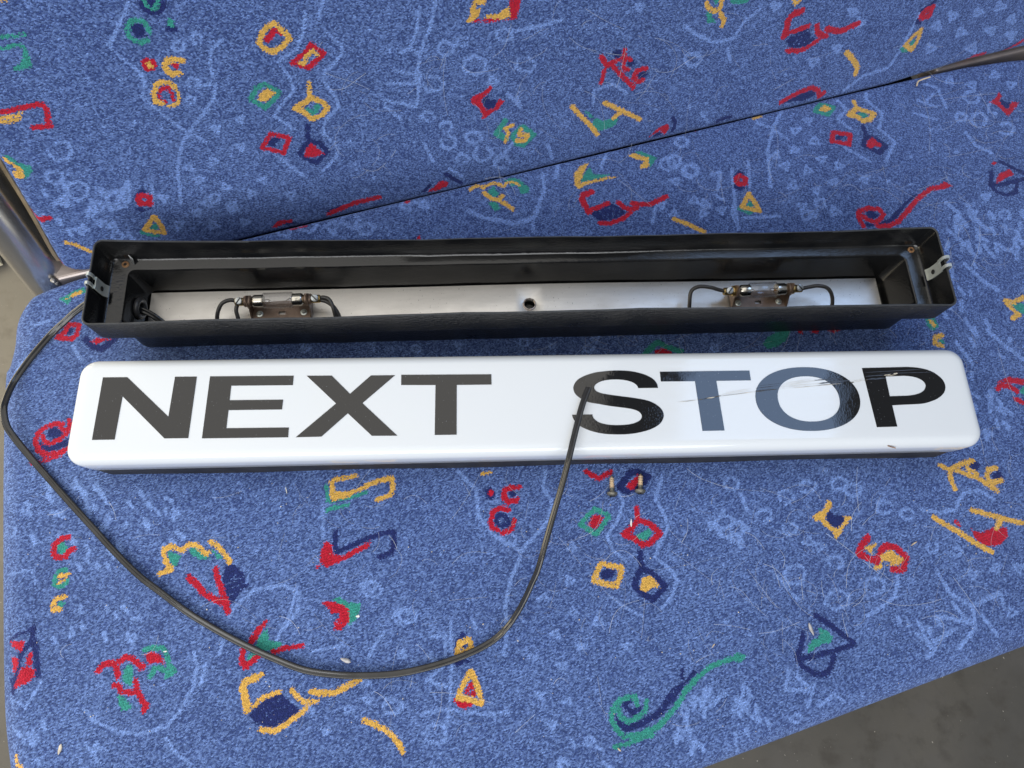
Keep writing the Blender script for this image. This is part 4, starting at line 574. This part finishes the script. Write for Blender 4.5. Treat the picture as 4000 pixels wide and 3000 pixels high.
# lamps and holders
ZB = .0225
def wavy(seq, r, name, parent, mat): return MB().tube(spline(seq, 8), r, 12).build(name, mat, parent)
def lamp(x0, tilt, right):
    g = empty('lamp_holder', (x0, .0036, 0), tilt); g.parent = H; hb = .0215
    # base strap
    zb = .0098
    bmv = MB(); prof = [(-hb, zb), (hb, zb)]
    ow, oh = .0026, .0014                                            # slot in the strap
    yb0, yb1 = -.0105, .0055
    ys = [yb0, -.0062, -.0062+2*oh, yb1]; xs_ = [-hb-.0015, -ow, ow, hb+.0015]
    for i in range(3):
        for j in range(3):
            if i == 1 and j == 1: continue
            bmv.box(((xs_[i]+xs_[i+1])/2, (ys[j]+ys[j+1])/2, zb), (xs_[i+1]-xs_[i], ys[j+1]-ys[j], .0009))
    bmv.build('strap', M['bracket'], g, smooth=False)
    for s in (-1, 1):
        xx = s*(hb+.0012); t = .0009
        pts = [(yb0, zb), (-.0045, zb+.009), (-.0048, ZB+.002), (-.0030, ZB+.0040), (-.0004, ZB+.0088), (.0006, ZB+.0088), (.0032, ZB+.0040), (.0046, ZB+.001), (.0050, zb+.004), (yb1, zb)]
        n_ = len(pts); vv = [(xx-t/2, y, z) for y, z in pts]+[(xx+t/2, y, z) for y, z in pts]
        mesh('contact_tab', vv, [tuple(range(n_)), tuple(range(n_, 2*n_))]+[(i, (i+1) % n_, n_+(i+1) % n_, n_+i) for i in range(n_)], M['bracket'], g, False)
        MB().lathe([(0, .0046), (.0008, .0048), (.0016, .0046)], (s*(hb-.0002)-.0008, 0, ZB), (1, 0, 0), 24).build('washer', M['bracket'], g)
        MB().lathe([(-.0001, .0040), (.0016, .0043), (.0022, .0040)], (xx+s*.0006, 0, ZB), (s, 0, 0), 24).build('fibre_washer', M['bracket'] if not right else M['brass'], g)
        MB().lathe([(0, .0031), (.0072, .0031), (.0076, .0028), (.0076, .0017), (.0060, .0016)], (xx+s*.0020, 0, ZB), (s, 0, 0), 24).build('terminal', M['brass'], g)
        sc = MB().lathe([(0, .0016), (.0024, .0016), (.0026, .0027), (.0030, .0029), (.0040, .0026), (.0043, .0018)], (xx+s*.0056, -.0002, ZB+.0014), (s*.10, -.35, 1), 20).build('terminal_screw', M['bluescrew'], g)
        ri = MB().lathe([(0, .0027), (.0008, .0026), (.0011, .0017), (.0021, .0016), (.0027, .0010)], (s*(hb-.0045), -.0052, zb+.0003), (0, 0, 1), 18).build('rivet', M['zinc'], g)
        a_ = Matrix.Rotation(.9 if s < 0 else 2.3, 3, 'Z')
        MB().box((xx+s*.0060, -.0017, ZB+.00535), (.0050, .0008, .0006), Matrix.Rotation(.34, 3, 'X') @ a_).build('screw_slot', M['dark'], g, smooth=False)
    # festoon bulb
    L = empty('festoon_bulb', (x0, .0036, 0), tilt); L.parent = H; gl = .0120; rg = .0063
    for s in (-1, 1):
        MB().lathe([(gl-.0012, .0044), (gl-.0006, .0049), (gl+.0056, .0049), (gl+.0066, .0044), (gl+.0088, .0023), (gl+.0096, .0016)], (0, 0, ZB), (s, 0, 0), 28).build('end_cap', M['nickel'], L)
    gp = [(-gl, .0045), (-gl+.0003, .0054), (-gl+.0016, rg), (gl-.0016, rg), (gl-.0003, .0054), (gl, .0045)]
    g_ = MB(); g_.lathe(gp, (0, 0, ZB), (1, 0, 0), 32); g_.f = [q for q in g_.f if len(q) == 4]; g_.build('glass', M['glass'], L)
    gi = MB(); gi.lathe([(d*.97, r_*.90) for d, r_ in gp], (0, 0, ZB), (1, 0, 0), 32); gi.f = [q for q in gi.f if len(q) == 4]; gi.build('inner_glass', M['glass'], L)
    fl = MB()
    for s in (-1, 1): fl.tube(spline([(s*gl, .0004, ZB), (s*.0085, .0016, ZB-.0010), (s*.0068, .0012, ZB-.0016), (s*.0062, 0, ZB-.0004), (s*.0066, -.0006, ZB+.0006)], 5), .0003, 6)
    fl.tube([(-.0064+.0128*i/60, .0002*sin(i*1.3), ZB-.0004-.0004*sin(pi*i/60)+.0002*cos(i*1.3)) for i in range(61)], .00012, 5)
    fl.build('filament', M['filament'], L)
    bead = MB().lathe([(-.0010, .0006), (0, .0013), (.0010, .0006)], (gl-.0010, 0, ZB-.0010), (1, 0, 0), 12).build('glass_bead', M['rust'] if right else M['wing'], L)
    # print on the cap
    for txt, sx in ([('24V 5W', -1)] if right else [('18T', 1)]):
        cu = bpy.data.curves.new('print', 'FONT'); cu.body = txt; cu.size = .0024; cu.align_x = 'CENTER'; cu.align_y = 'CENTER'
        to = bpy.data.objects.new('print', cu); COL.objects.link(to); bpy.context.view_layer.update()
        me = bpy.data.meshes.new_from_object(to.evaluated_get(bpy.context.evaluated_depsgraph_get())); bpy.data.objects.remove(to)
        bm = bmesh.new(); bm.from_mesh(me); bmesh.ops.subdivide_edges(bm, edges=bm.edges, cuts=2)
        for vv in bm.verts:                                         # wrap round the cap, reading across the axis
            a = -vv.co.x/.00495+pi/2+.5; r_ = .00497; vv.co = Vector((sx*(gl+.0027)+vv.co.y*1.0, cos(a)*r_, ZB+sin(a)*r_))
        bm.to_mesh(me); bm.free(); me.materials.clear(); me.materials.append(M['ink']); link(bpy.data.objects.new('cap_print', me), L)
    return g
lamp(-.1942, .02, False); lamp(.1890, .02, True)
def LW(pts, name='lamp_wire', r=.00155, mat='wire'): return MB().tube(spline(pts, 8), r, 12).build(name, M[mat], H)
LW([(-.2250, .0034, ZB), (-.2300, .0040, .024), (-.2365, .0010, .0235), (-.2405, -.0070, .019), (-.2405, -.0140, .0115), (-.236, -.0172, .0098)])
LW([(-.2250, .0020, ZB-.0004), (-.2262, -.0030, .020), (-.2255, -.0080, .0165), (-.2262, -.0120, .0125), (-.2300, -.0165, .0098)])
LW([(-.1635, .0042, ZB), (-.1590, .0046, .0240), (-.1545, .0020, .0235), (-.1515, -.0060, .020), (-.1512, -.0150, .0110), (-.155, -.0175, .0095)])
LW([(-.1635, .0032, ZB-.0006), (-.1580, .0024, .0215), (-.1520, -.0020, .020), (-.1480, -.0090, .016), (-.1465, -.0165, .0105)])
LW([(.1590, .0034, ZB), (.1530, .0040, .0235), (.1450, .0052, .026), (.1360, .0060, .026), (.1300, .0030, .024), (.1290, -.0050, .019), (.1300, -.0150, .0105), (.134, -.0180, .0098)])
LW([(.2195, .0038, ZB), (.2260, .0046, .0235), (.2340, .0050, .0250), (.2420, .0030, .024), (.2465, -.0030, .020), (.2475, -.0120, .013), (.246, -.0178, .0098)])
LW([(-.236, -.0172, .0098), (-.19, -.0180, .0096), (-.155, -.0175, .0095)], r=.0013); LW([(-.1465, -.0165, .0105), (-.05, -.0183, .0096), (.05, -.0184, .0092), (.134, -.0180, .0098)], r=.0013); LW([(.134, -.0180, .0098), (.19, -.0184, .0096), (.246, -.0178, .0098)], r=.0013)
# grommet
gr = MB(); gr.tube([(-.2975+.0006*cos(2*pi*k/36), -.0002+.0062*cos(2*pi*k/36), .0215+.0066*sin(2*pi*k/36)) for k in range(37)], .0021, 12, False); gr.build('grommet', M['ring'], H)
MB().lathe([(0, .0052), (.0006, .0052)], (-.2990, -.0002, .0215), (1, 0, 0), 20).build('cable_hole', M['dark'], H, smooth=False)

# ------------------------------------------------------------------ flat twin cable
path = []
def P2(c, r, x, y, z): path.append(at(*px(c, r, x, y), z))
for (x, y, z) in ((560, 1118, .0085), (450, 1220, .0040), (300, 1390, .003), (190, 1535, .003), (110, 1659, .0045)): P2(0, 1, x, y, z)
for (x, y, z) in ((52, 130, .010), (32, 230, .012), (60, 365, .010), (145, 490, .006), (260, 630, .0035), (420, 815, .003), (600, 1020, .003), (800, 1240, .003), (1000, 1460, .003)): P2(0, 2, x, y, z)
for (x, y, z) in ((1210, 5, .003), (1400, 150, .003), (1600, 300, .003), (1850, 455, .003), (2100, 590, .0032)): P2(0, 3, x, y, z)
for (x, y, z) in ((150, 710, .0035), (420, 812, .0033), (700, 853, .003), (950, 860, .003), (1220, 843, .003), (1480, 790, .003), (1720, 716, .003), (1920, 632, .0035), (2070, 540, .005), (2180, 430, .008)): P2(1, 3, x, y, z)
for (x, y, z) in ((50, 310, .014), (110, 200, .020), (165, 80, .026)): P2(2, 3, x, y, z)
for (x, y, z) in ((225, 1600, .033), (290, 1370, .040), (360, 1120, .0455), (430, 880, .0495), (490, 650, .0515), (550, 400, .0510), (605, 190, .0500), (662, 32, .0492)): P2(2, 2, x, y, z)
inv = Matrix.Translation((BX, BY, 0)) @ Matrix.Rotation(BYAW, 4, 'Z'); invi = inv.inverted()
start = [inv @ Vector(p) for p in ((-.272, -.0165, .0105), (-.281, -.0105, .0125), (-.290, -.0042, .018), (-.2995, -.0003, .0215), (-.316, .0046, .0215), (-.335, .0078, .0195), (-.350, .0024, .0130))]
pp = [np.array(p) for p in start]+path
cp = spline(pp, 9)
def twin(pts, off, r, twist):
    P = [Vector(p) for p in pts]; n_ = len(P); m_ = MB(); ring = 10; v = []; f = []
    for i in range(n_):
        t = (P[min(i+1, n_-1)]-P[max(i-1, 0)]).normalized(); s = t.cross(Vector((0, 0, 1))).normalized(); u = s.cross(t)
        tw = twist(i/n_); s2 = s*cos(tw)+u*sin(tw); u2 = -s*sin(tw)+u*cos(tw); prof = []
        for side in (1, -1):
            for k in range(ring):
                a = (-pi*.72+1.44*pi*k/(ring-1)); prof.append((side*(off+r*cos(a)), side*r*sin(a)))
        for x, y in prof: v.append(P[i]+s2*x+u2*y)
    m2 = 2*ring
    for i in range(n_-1):
        for k in range(m2): f.append((i*m2+k, i*m2+(k+1) % m2, (i+1)*m2+(k+1) % m2, (i+1)*m2+k))
    f.append(tuple(range(m2))); f.append(tuple((n_-1)*m2+k for k in range(m2))); m_.add(v, f); return m_
cb = twin([tuple(invi @ Vector(p)) for p in cp], .00122, .00120, lambda q: .15+.75*sin(q*9+.3)*.6+(.25 if q > .75 else 0)).build('power_cable', M['cable'], H, True, 60)
cb['label'] = 'black twin-core cable looping from the housing onto the white cover'

# ------------------------------------------------------------------ sign cover with lettering
LX, LY, LYAW = .0208, .1585, .1676
S = empty('sign_cover', (LX, LY, 0), LYAW); tag(S, 'white sign cover with black NEXT STOP lettering, scratched across the last letters', 'sign')
hl, hw = .3250, .0381; ZT = .045; Rr = .0078
rg_ = [(hl-.0065, hw-.0058, .010, .0191), (hl-.0016, hw-.0016, .0115, .0192), (hl-.0008, hw-.0008, .012, .0205), (hl-.0002, hw-.0002, .012, .030), (hl, hw, .012, ZT-Rr)]
for k in range(1, 9):
    a = pi/2*k/8; i_ = Rr*(1-cos(a)); rg_.append((hl-i_, hw-i_, max(.004, .012-i_*.8), ZT-Rr+Rr*sin(a)))
rg_ += [(hl-.012, hw-.012, .004, ZT)]
v, f = loft(rg_); mesh('lens', v, f, M['lens'], S, True, 60)
v, f = loft([(hl-.0050, hw-.0022, .009, 0), (hl-.0045, hw-.0014, .010, .001), (hl-.0040, hw-.0012, .010, .0189)], True, True, lambda x, y, z: (x, y+.0004*sin(x*37+z*200), z)); mesh('base_frame', v, f, M['base'], S, True, 40)

def flat(name, contours, th, z, mat, parent):
    cu = bpy.data.curves.new(name, 'CURVE'); cu.dimensions = '2D'; cu.fill_mode = 'BOTH'; cu.extrude = th/2
    for c in contours:
        sp = cu.splines.new('POLY'); sp.points.add(len(c)-1); sp.use_cyclic_u = True
        for i, (x, y) in enumerate(c): sp.points[i].co = (x/1000, y/1000, 0, 1)
    to = bpy.data.objects.new(name, cu); COL.objects.link(to); bpy.context.view_layer.update()
    me = bpy.data.meshes.new_from_object(to.evaluated_get(bpy.context.evaluated_depsgraph_get())); bpy.data.objects.remove(to); bpy.data.curves.remove(cu)
    me.materials.clear(); me.materials.append(mat); o = bpy.data.objects.new(name, me); o.location = (0, 0, z+th/2); return link(o, parent)
ci, si = cos(LYAW), sin(LYAW)
def loc(u, v, z=ZT):
    q = at(u, v, z); x, y = q[0]-LX, q[1]-LY; return ((ci*x+si*y)*1000, (-si*x+ci*y)*1000)
def closed_spline(pts, n=4):
    P = [np.array(p, float) for p in pts]; m_ = len(P); out = []
    for i in range(m_):
        a, b, c, d = P[i-1], P[i], P[(i+1) % m_], P[(i+2) % m_]
        for k in range(n):
            t = k/n; out.append(tuple(.5*((2*b)+(c-a)*t+(2*a-5*b+4*c-d)*t*t+(3*b-a-3*c+d)*t**3)))
    return out
def sup(cx, cy, rx, ry, e=2.15, n=72): return [(cx+rx*math.copysign(abs(cos(a))**(2/e), cos(a)), cy+ry*math.copysign(abs(sin(a))**(2/e), sin(a))) for a in [2*pi*k/n for k in range(n)]]
So = [(1860, 480), (1840, 400), (1780, 320), (1680, 255), (1540, 200), (1340, 155), (1140, 140), (950, 142), (760, 160), (600, 185), (440, 235), (310, 300), (235, 375), (200, 455), (205, 530), (240, 600), (310, 665), (400, 720), (520, 765), (700, 795), (900, 832), (1080, 855), (1270, 880), (1400, 908), (1490, 950), (1535, 1005), (1540, 1060), (1500, 1120), (1400, 1170), (1270, 1200), (1080, 1212), (900, 1205), (770, 1180), (680, 1145), (610, 1090), (580, 1040), (572, 1002)]
Si = [(172, 1008), (190, 1070), (240, 1145), (320, 1220), (400, 1265), (520, 1315), (660, 1355), (820, 1382), (1000, 1392), (1180, 1392), (1360, 1378), (1540, 1345), (1700, 1298), (1830, 1235), (1920, 1160), (1965, 1070), (1970, 990), (1930, 900), (1850, 825), (1740, 760), (1600, 715), (1400, 680), (1180, 650), (960, 622), (830, 602), (740, 583), (660, 550), (620, 510), (610, 465), (630, 420), (690, 375), (780, 340), (900, 320), (1040, 314), (1170, 322), (1290, 345), (1390, 385), (1450, 435), (1472, 483)]
Sc = [tuple(p) for p in spline([loc(2200+x/5.027, 1420+y/5.027) for x, y in So], 3)]+[tuple(p) for p in spline([loc(2200+x/5.027, 1420+y/5.027) for x, y in Si], 3)]
Po = [loc(3280+x/4.809, 1400+y/4.809) for x, y in [(415, 183), (1250, 162)]]+[tuple(p) for p in spline([loc(3280+x/4.809, 1400+y/4.809) for x, y in [(1260, 162), (1450, 175), (1650, 218), (1800, 290), (1920, 390), (1975, 490), (1980, 580), (1940, 670), (1830, 760), (1680, 820), (1540, 852), (1300, 866)]], 3)]+[loc(3280+x/4.809, 1400+y/4.809) for x, y in [(985, 882), (1080, 1282), (697, 1293)]]
Pi = [tuple(p) for p in spline([loc(3280+x/4.809, 1400+y/4.809) for x, y in [(1200, 328), (1330, 338), (1450, 365), (1550, 415), (1605, 480), (1610, 540), (1580, 600), (1510, 650), (1400, 685), (1270, 702)]], 3)]+[loc(3280+x/4.809, 1400+y/4.809) for x, y in [(940, 713), (860, 342)]]
LET = [('N', [[(-306, 23.4), (-289.4, 23.3), (-257.6, -6.2), (-256.6, 23.1), (-241.5, 23.0), (-242.4, -21.8), (-258.4, -21.7), (-290.6, 9.2), (-291.5, -21.8), (-306.5, -21.8)]]),
       ('E', [[(-232.4, 23.0), (-174.1, 22.6), (-174.2, 15.5), (-217.0, 15.8), (-217.1, 5.0), (-180.2, 4.8), (-180.5, -2.4), (-217.2, -2.2), (-217.4, -15.3), (-174.8, -15.6), (-174.9, -22.6), (-233.2, -22.2)]]),
       ('X', [[(-165, 22.4), (-147.3, 22.2), (-133.9, 8.3), (-119.6, 21.9), (-102.4, 21.8), (-124.9, 1.2), (-100, -23), (-117.6, -22.7), (-134.8, -6.1), (-152.2, -22.6), (-169.7, -22.7), (-143.3, 1.3)]]),
       ('T', [[(-98.1, 22), (-33.5, 21.4), (-33.5, 13.6), (-58.4, 13.7), (-58.8, -23.1), (-74.1, -23), (-73.6, 13.9), (-98, 14.3)]]),
       ('S', [Sc]), ('T', [[(89.8, 21.4), (156.6, 21.3), (156.7, 13.7), (130.9, 13.7), (132, -23.9), (116, -23.9), (115, 13.7), (89.8, 13.9)]]),
       ('O', [sup(197.0, -1.1, 38.9, 24.4), sup(197.6, -1.2, 23.0, 17.4, 2.2)]), ('P', [Po, Pi])]
for ch, cs in LET:
    o = flat('letter', cs, .00022, ZT+.00003, M['vinyl'], S); o['label'] = f'black letter {ch}'
# long scratch across T, O and P
SC = [(99.9, -2.1), (115.6, -.7), (131.4, 1.9), (158.6, 4.9), (174.6, 6.4), (206.6, 8.7), (232, 10.7), (242.6, 12.3), (259.4, 15.5)]
def sliver(p, q, w, jag=6):
    a, b = np.array(p), np.array(q); d = b-a; L = np.hypot(*d); nrm = np.array([-d[1], d[0]])/L; top, bot = [], []
    for k in range(jag+1):
        t = k/jag; e = min(1, 4*t*(1-t)+.12); top.append(tuple(a+d*t+nrm*w*e*random.uniform(.35, 1))); bot.append(tuple(a+d*t-nrm*w*e*random.uniform(.35, 1)))
    return top+bot[::-1]
def on(x): return np.array([np.interp(x, [p[0] for p in SC], [p[1] for p in SC])])[0]
zs = ZT+.00030
scr = [sliver((xa, on(xa)), (xb, on(xb)), w_) for xa, xb, w_ in ((100, 116, .16), (131, 146, .30), (144, 159, .22), (174, 190, .26), (188, 207, .22), (205, 224, .16), (232, 243, .14))]
scr += [sliver((x, on(x)+dy), (x+L_, on(x+L_)+dy+dd), .09, 5) for x, L_, dy, dd in [(133, 22, 1.0, .5), (136, 20, 1.9, .8), (176, 24, 1.3, .8), (178, 28, 2.3, 1.4), (180, 30, 3.2, 1.6), (184, 28, .9, .9), (182, 20, 4.1, 1.5), (233, 9, .9, .4)]]
tag(flat('scratch', scr, .00006, zs, M['scuff'], S), kind='stuff')
dk = [sliver((xa, on(xa)+o_), (xb, on(xb)+o_), w_, 5) for xa, xb, o_, w_ in ((104, 113, -.1, .10), (132, 152, -.15, .12), (158, 166, -.2, .22), (170, 176, 0, .16), (116, 119, 0, .3), (127, 133, .1, .35), (205, 214, .2, .14), (231, 234, 0, .4), (242, 245, 0, .3))]
tag(flat('scratch_dirt', dk, .00006, zs+.00007, M['dirt'], S), kind='stuff')
sv = [sliver((116.5, -.7), (131.5, 1.8), .75, 7), sliver((158.8, 5.4), (174.2, 6.6), .75, 6), sliver((159.5, 7.4), (177, 9.4), .35, 5), sliver((161, 9.2), (180, 11.2), .22, 5), sliver((207, 10.4), (231, 12.4), .9, 8), sliver((204, 12.8), (227, 14.4), .5, 6), sliver((206, 8.8), (222, 10), .3, 5),
      sliver((243.6, 12.9), (259, 13.7), .7, 6), sliver((243.4, 15.4), (259, 16.2), .55, 6), sliver((243.4, 18.3), (290, 20.4), .32, 8), sliver((255, 17.5), (297, 17.8), .28, 8)]
tag(flat('vinyl_scrape', sv, .00005, zs-.00005, M['scuffd'], S), kind='stuff')
tag(flat('peeled_edge', [sliver((122, .3), (128, 1.2), .55, 4), sliver((257.5, 15.8), (263, 16.6), .4, 4), sliver((265, 16.9), (268.5, 17.3), .6, 4), sliver((259, 15.3), (267, 16.2), .22, 4)], .0001, zs+.00015, M['scuff'], S), kind='stuff')
q = loc(3480, 1747, .041); fl = MB().tube(spline([(q[0]/1000-.0028, q[1]/1000+.0008, .0422), (q[0]/1000, q[1]/1000-.0001, .0421), (q[0]/1000+.003, q[1]/1000-.0008, .0415)], 4), .0004, 6)
o = fl.build('dirt_speck', M['rust'], S)

# ------------------------------------------------------------------ loose screws
def loose_screw(hp, tp, label, roll):
    a = at(*hp, .0030); b = at(*tp, .0022); d = b-a; L = np.linalg.norm(d); rz = math.atan2(d[1], d[0])
    e = empty('wood_screw', (a[0], a[1], .0030), rz); tag(e, label, 'screw', 'loose screws in front of the sign cover')
    hd = MB().lathe([(-.0014, .0008), (-.0012, .0026), (-.0004, .0037), (.0004, .0041), (.0012, .0041), (.0016, .0034), (.0018, .0018)], (0, 0, 0), (1, 0, 0), 26).build('head', M['head'], e)
    for k in (0, 1):
        MB().box((-.00125, 0, 0), (.0008, .0048 if k else .0009, .0009 if k else .0048), Matrix.Rotation(roll, 3, 'X')).build('cross_slot', M['dark'], hd, smooth=False)
    MB().box((-.0011, -.0013, -.0012), (.0008, .0016, .0007)).build('worn_edge', M['chrome'], hd, smooth=False)
    MB().lathe([(0, .0017), (.0032, .0017), (.0034, .0013)], (.0016, 0, 0), (1, 0, 0), 20).build('shank', M['head'], e)
    n_ = 22; turns = 7; V, Fa = [], []; N = turns*8*2
    L0, L1 = .0042, L-.0008
    for i in range(N+1):
        for k in range(n_):
            a_ = 2*pi*k/n_; x = L0+(L1-L0)*i/N; ph = (i/N*turns-k/n_) % 1; tri = 1-abs(ph*2-1); taper = min(1, (1-i/N)*4.2+.25)
            r_ = (.00128+.00075*tri**1.6)*taper; V.append((x, r_*cos(a_), r_*sin(a_)))
    for i in range(N):
        for k in range(n_): Fa.append((i*n_+k, i*n_+(k+1) % n_, (i+1)*n_+(k+1) % n_, (i+1)*n_+k))
    Fa += [tuple(range(n_)), tuple(N*n_+k for k in range(n_))]
    mesh('thread', V, Fa, M['thread'], e); MB().lathe([(0, .0007), (.0012, .0001)], (L1, 0, 0), (1, 0, 0), 10).build('point', M['head'], e)
    return e
loose_screw((2391.5, 1931), (2388.8, 1858), 'tan threaded screw with dull head, the one nearer the cable end', .7)
loose_screw((2500.7, 1921), (2502, 1850), 'tan threaded screw with clean dark head, farther from the cable', .1)

# ------------------------------------------------------------------ hairs and crumbs on the cloth
def surf(u, v, lift):
    if v < 905-.242*(u-1000):
        s, w_ = on_back(u, v); return BO+SE*s+BU*w_+BN*lift
    return at(u, v, lift)
hm = MB()
def hair(u, v, L, ang, curl, rad=.00008):
    pts = []; a = ang
    for i in range(9):
        pts.append(surf(u, v, .0012+.0012*sin(i*.8+ang))); u += L/8*cos(a); v += L/8*sin(a); a += curl/8*(1+.6*sin(i+ang))
    hm.tube([tuple(p) for p in pts], rad, 3, False)
for n_, (x0, x1, y0, y1) in ((90, (2000, 3400, 1900, 2500)), (70, (2900, 4000, 1950, 2750)), (55, (2000, 3000, 80, 640)), (50, (2000, 3900, 640, 860)), (60, (3650, 4000, 300, 1900)), (45, (1150, 2050, 1880, 2900)), (45, (2000, 3700, 1290, 1400)), (30, (1200, 2000, 150, 700)), (25, (3000, 3900, 100, 700)), (18, (2000, 3000, 2400, 2950)), (14, (100, 1100, 1900, 2900))):
    for _ in range(n_):
        u, v = random.uniform(x0, x1), random.uniform(y0, y1)
        if abs(v-(909-.242*(u-1000))) < 60 or v > 2780-.387*(u-2777): continue
        hair(u, v, random.choice((40, 70, 110, 160, 220))*random.uniform(.6, 1.2), random.uniform(0, 6.3), random.gauss(0, 1.3), random.choice((.00005, .00007, .00009)))
for (c, r, pts) in ((2, 0, [(970, 380, 1.55, 170, .5)]), (2, 2, [(1510, 730, .7, 200, -.6)]), (3, 2, [(730, 1330, -1.7, 180, 1.2), (1060, 810, 2.2, 150, -.5), (500, 1290, .6, 260, .1)]), (2, 3, [(840, 490, -1.4, 190, 1.4), (1145, 190, 1.6, 160, .1)]), (1, 2, [(720, 1080, 1.2, 190, -1.6), (1930, 780, 2.0, 210, .3), (385, 1035, 2.2, 240, -.6)]), (3, 3, [(125, 0, 1.4, 210, -1.0), (1600, 10, .9, 180, .1)])):
    for x, y, a, L, cu in pts: u, v = px(c, r, x, y); hair(u, v, L, a, cu, .00010)
tag(hm.build('shed_hairs', M['hair'], None), 'fine pale shed hairs strewn over the blue cloth', 'hair', kind='stuff')
cm = MB(); ICO = bmesh.new(); bmesh.ops.create_icosphere(ICO, subdivisions=1, radius=1); icv = [v.co.copy() for v in ICO.verts]; icf = [tuple(v.index for v in f.verts) for f in ICO.faces]; ICO.free()
for _ in range(190):
    u, v = random.uniform(60, 3950), random.uniform(1880, 2880)
    if v > 2960-.387*(u-2777) and u > 2700: continue
    c = at(u, v, .0006); s_ = random.choice((.00022, .00030, .00042)); sq = [random.uniform(.6, 1.4) for _ in range(3)]
    cm.add([(c[0]+p.x*s_*sq[0], c[1]+p.y*s_*sq[1], c[2]+p.z*s_*.7) for p in icv], icf)
tag(cm.build('crumbs', M['crumb'], None, False), 'tiny pale crumbs scattered on the seat cloth', 'crumbs', kind='stuff')

def petal(name, a, b, width, mat, label, cat, group=None, h=.0012):
    p, q = at(*a, .0012), at(*b, .0012); d = q-p; L = np.linalg.norm(d); e = bpy.data.objects; n_ = 8; V, Fa = [], []
    for lay in (0, 1):
        for i in range(n_+1):
            t = i/n_; w_ = width*(sin(pi*min(1, t*1.02))**.6)*(.55+.45*t)+.0001
            for s in (-1, 0, 1): V.append((L*t, s*w_/2, (0 if lay == 0 else .00015)+(h*.4*(1-abs(s)))+.0002*sin(t*9)))
    m_ = 3*(n_+1)
    for lay in (0, 1):
        for i in range(n_):
            for s in (0, 1): k = lay*m_+3*i+s; Fa.append((k, k+1, k+4, k+3))
    for i in range(n_):
        for s in (0, 2): k = 3*i+s; Fa.append((k, k+3, m_+k+3, m_+k))
    o = mesh(name, V, Fa, mat, None); o.location = p; o.rotation_euler = (0, 0, math.atan2(d[1], d[0])); return tag(o, label, cat, group)
petal('insect_wing', px(1, 3, 728, 712), px(1, 3, 822, 745), .0036, M['wing'], 'grey insect wing on the cloth inside the cable loop', 'wing')
petal('insect_wing', px(3, 3, 395, 515), px(3, 3, 352, 405), .0030, M['wing'], 'pale insect wing lying on the green and navy cone motif', 'wing')
petal('wood_sliver', px(3, 2, 1232, 1398), px(3, 2, 1285, 1362), .0011, M['straw'], 'pale sliver of wood between the red figure and yellow bars', 'sliver')
petal('wood_sliver', px(2, 3, 912, 1485), px(2, 3, 942, 1515), .0014, M['straw'], 'short tan wood sliver below the green snail motif', 'sliver')
petal('seed_husk', px(1, 2, 255, 885), px(1, 2, 268, 950), .0008, M['white'], 'white seed husk just below the cover under the letter E', 'husk')
petal('seed_husk', px(2, 3, 1728, 620), px(2, 3, 1752, 585), .0009, M['straw'], 'pale seed husk above the long green tail of the snail motif', 'husk')
petal('paper_flake', px(2, 2, 1030, 1165), px(2, 2, 1030, 1235), .0016, M['white'], 'white paper flake on the red kite motif below the screws', 'flake')
petal('paper_flake', px(1, 3, 862, 350), px(1, 3, 898, 346), .0022, M['white'], 'small white paper flake beside the red and green crest motif', 'flake')
petal('paper_flake', px(0, 3, 1410, 655), px(0, 3, 1446, 650), .0011, M['white'], 'white flake on the green arch of the red figure motif', 'flake')
petal('plant_fluff', px(0, 3, 505, 1545), px(0, 3, 530, 1450), .0028, M['crumb'], 'tuft of beige plant fluff near the lower left seat corner', 'fluff')
cu_ = MB().tube([tuple(p) for p in spline([at(*px(3, 0, 1285, 742), .002), at(*px(3, 0, 1298, 705), .003), at(*px(3, 0, 1335, 686), .004), at(*px(3, 0, 1400, 665), .003)], 6)], .0007, 8)
tag(cu_.build('straw_fibre', M['straw']), 'curled pale straw fibre lying against the seat crease', 'straw')
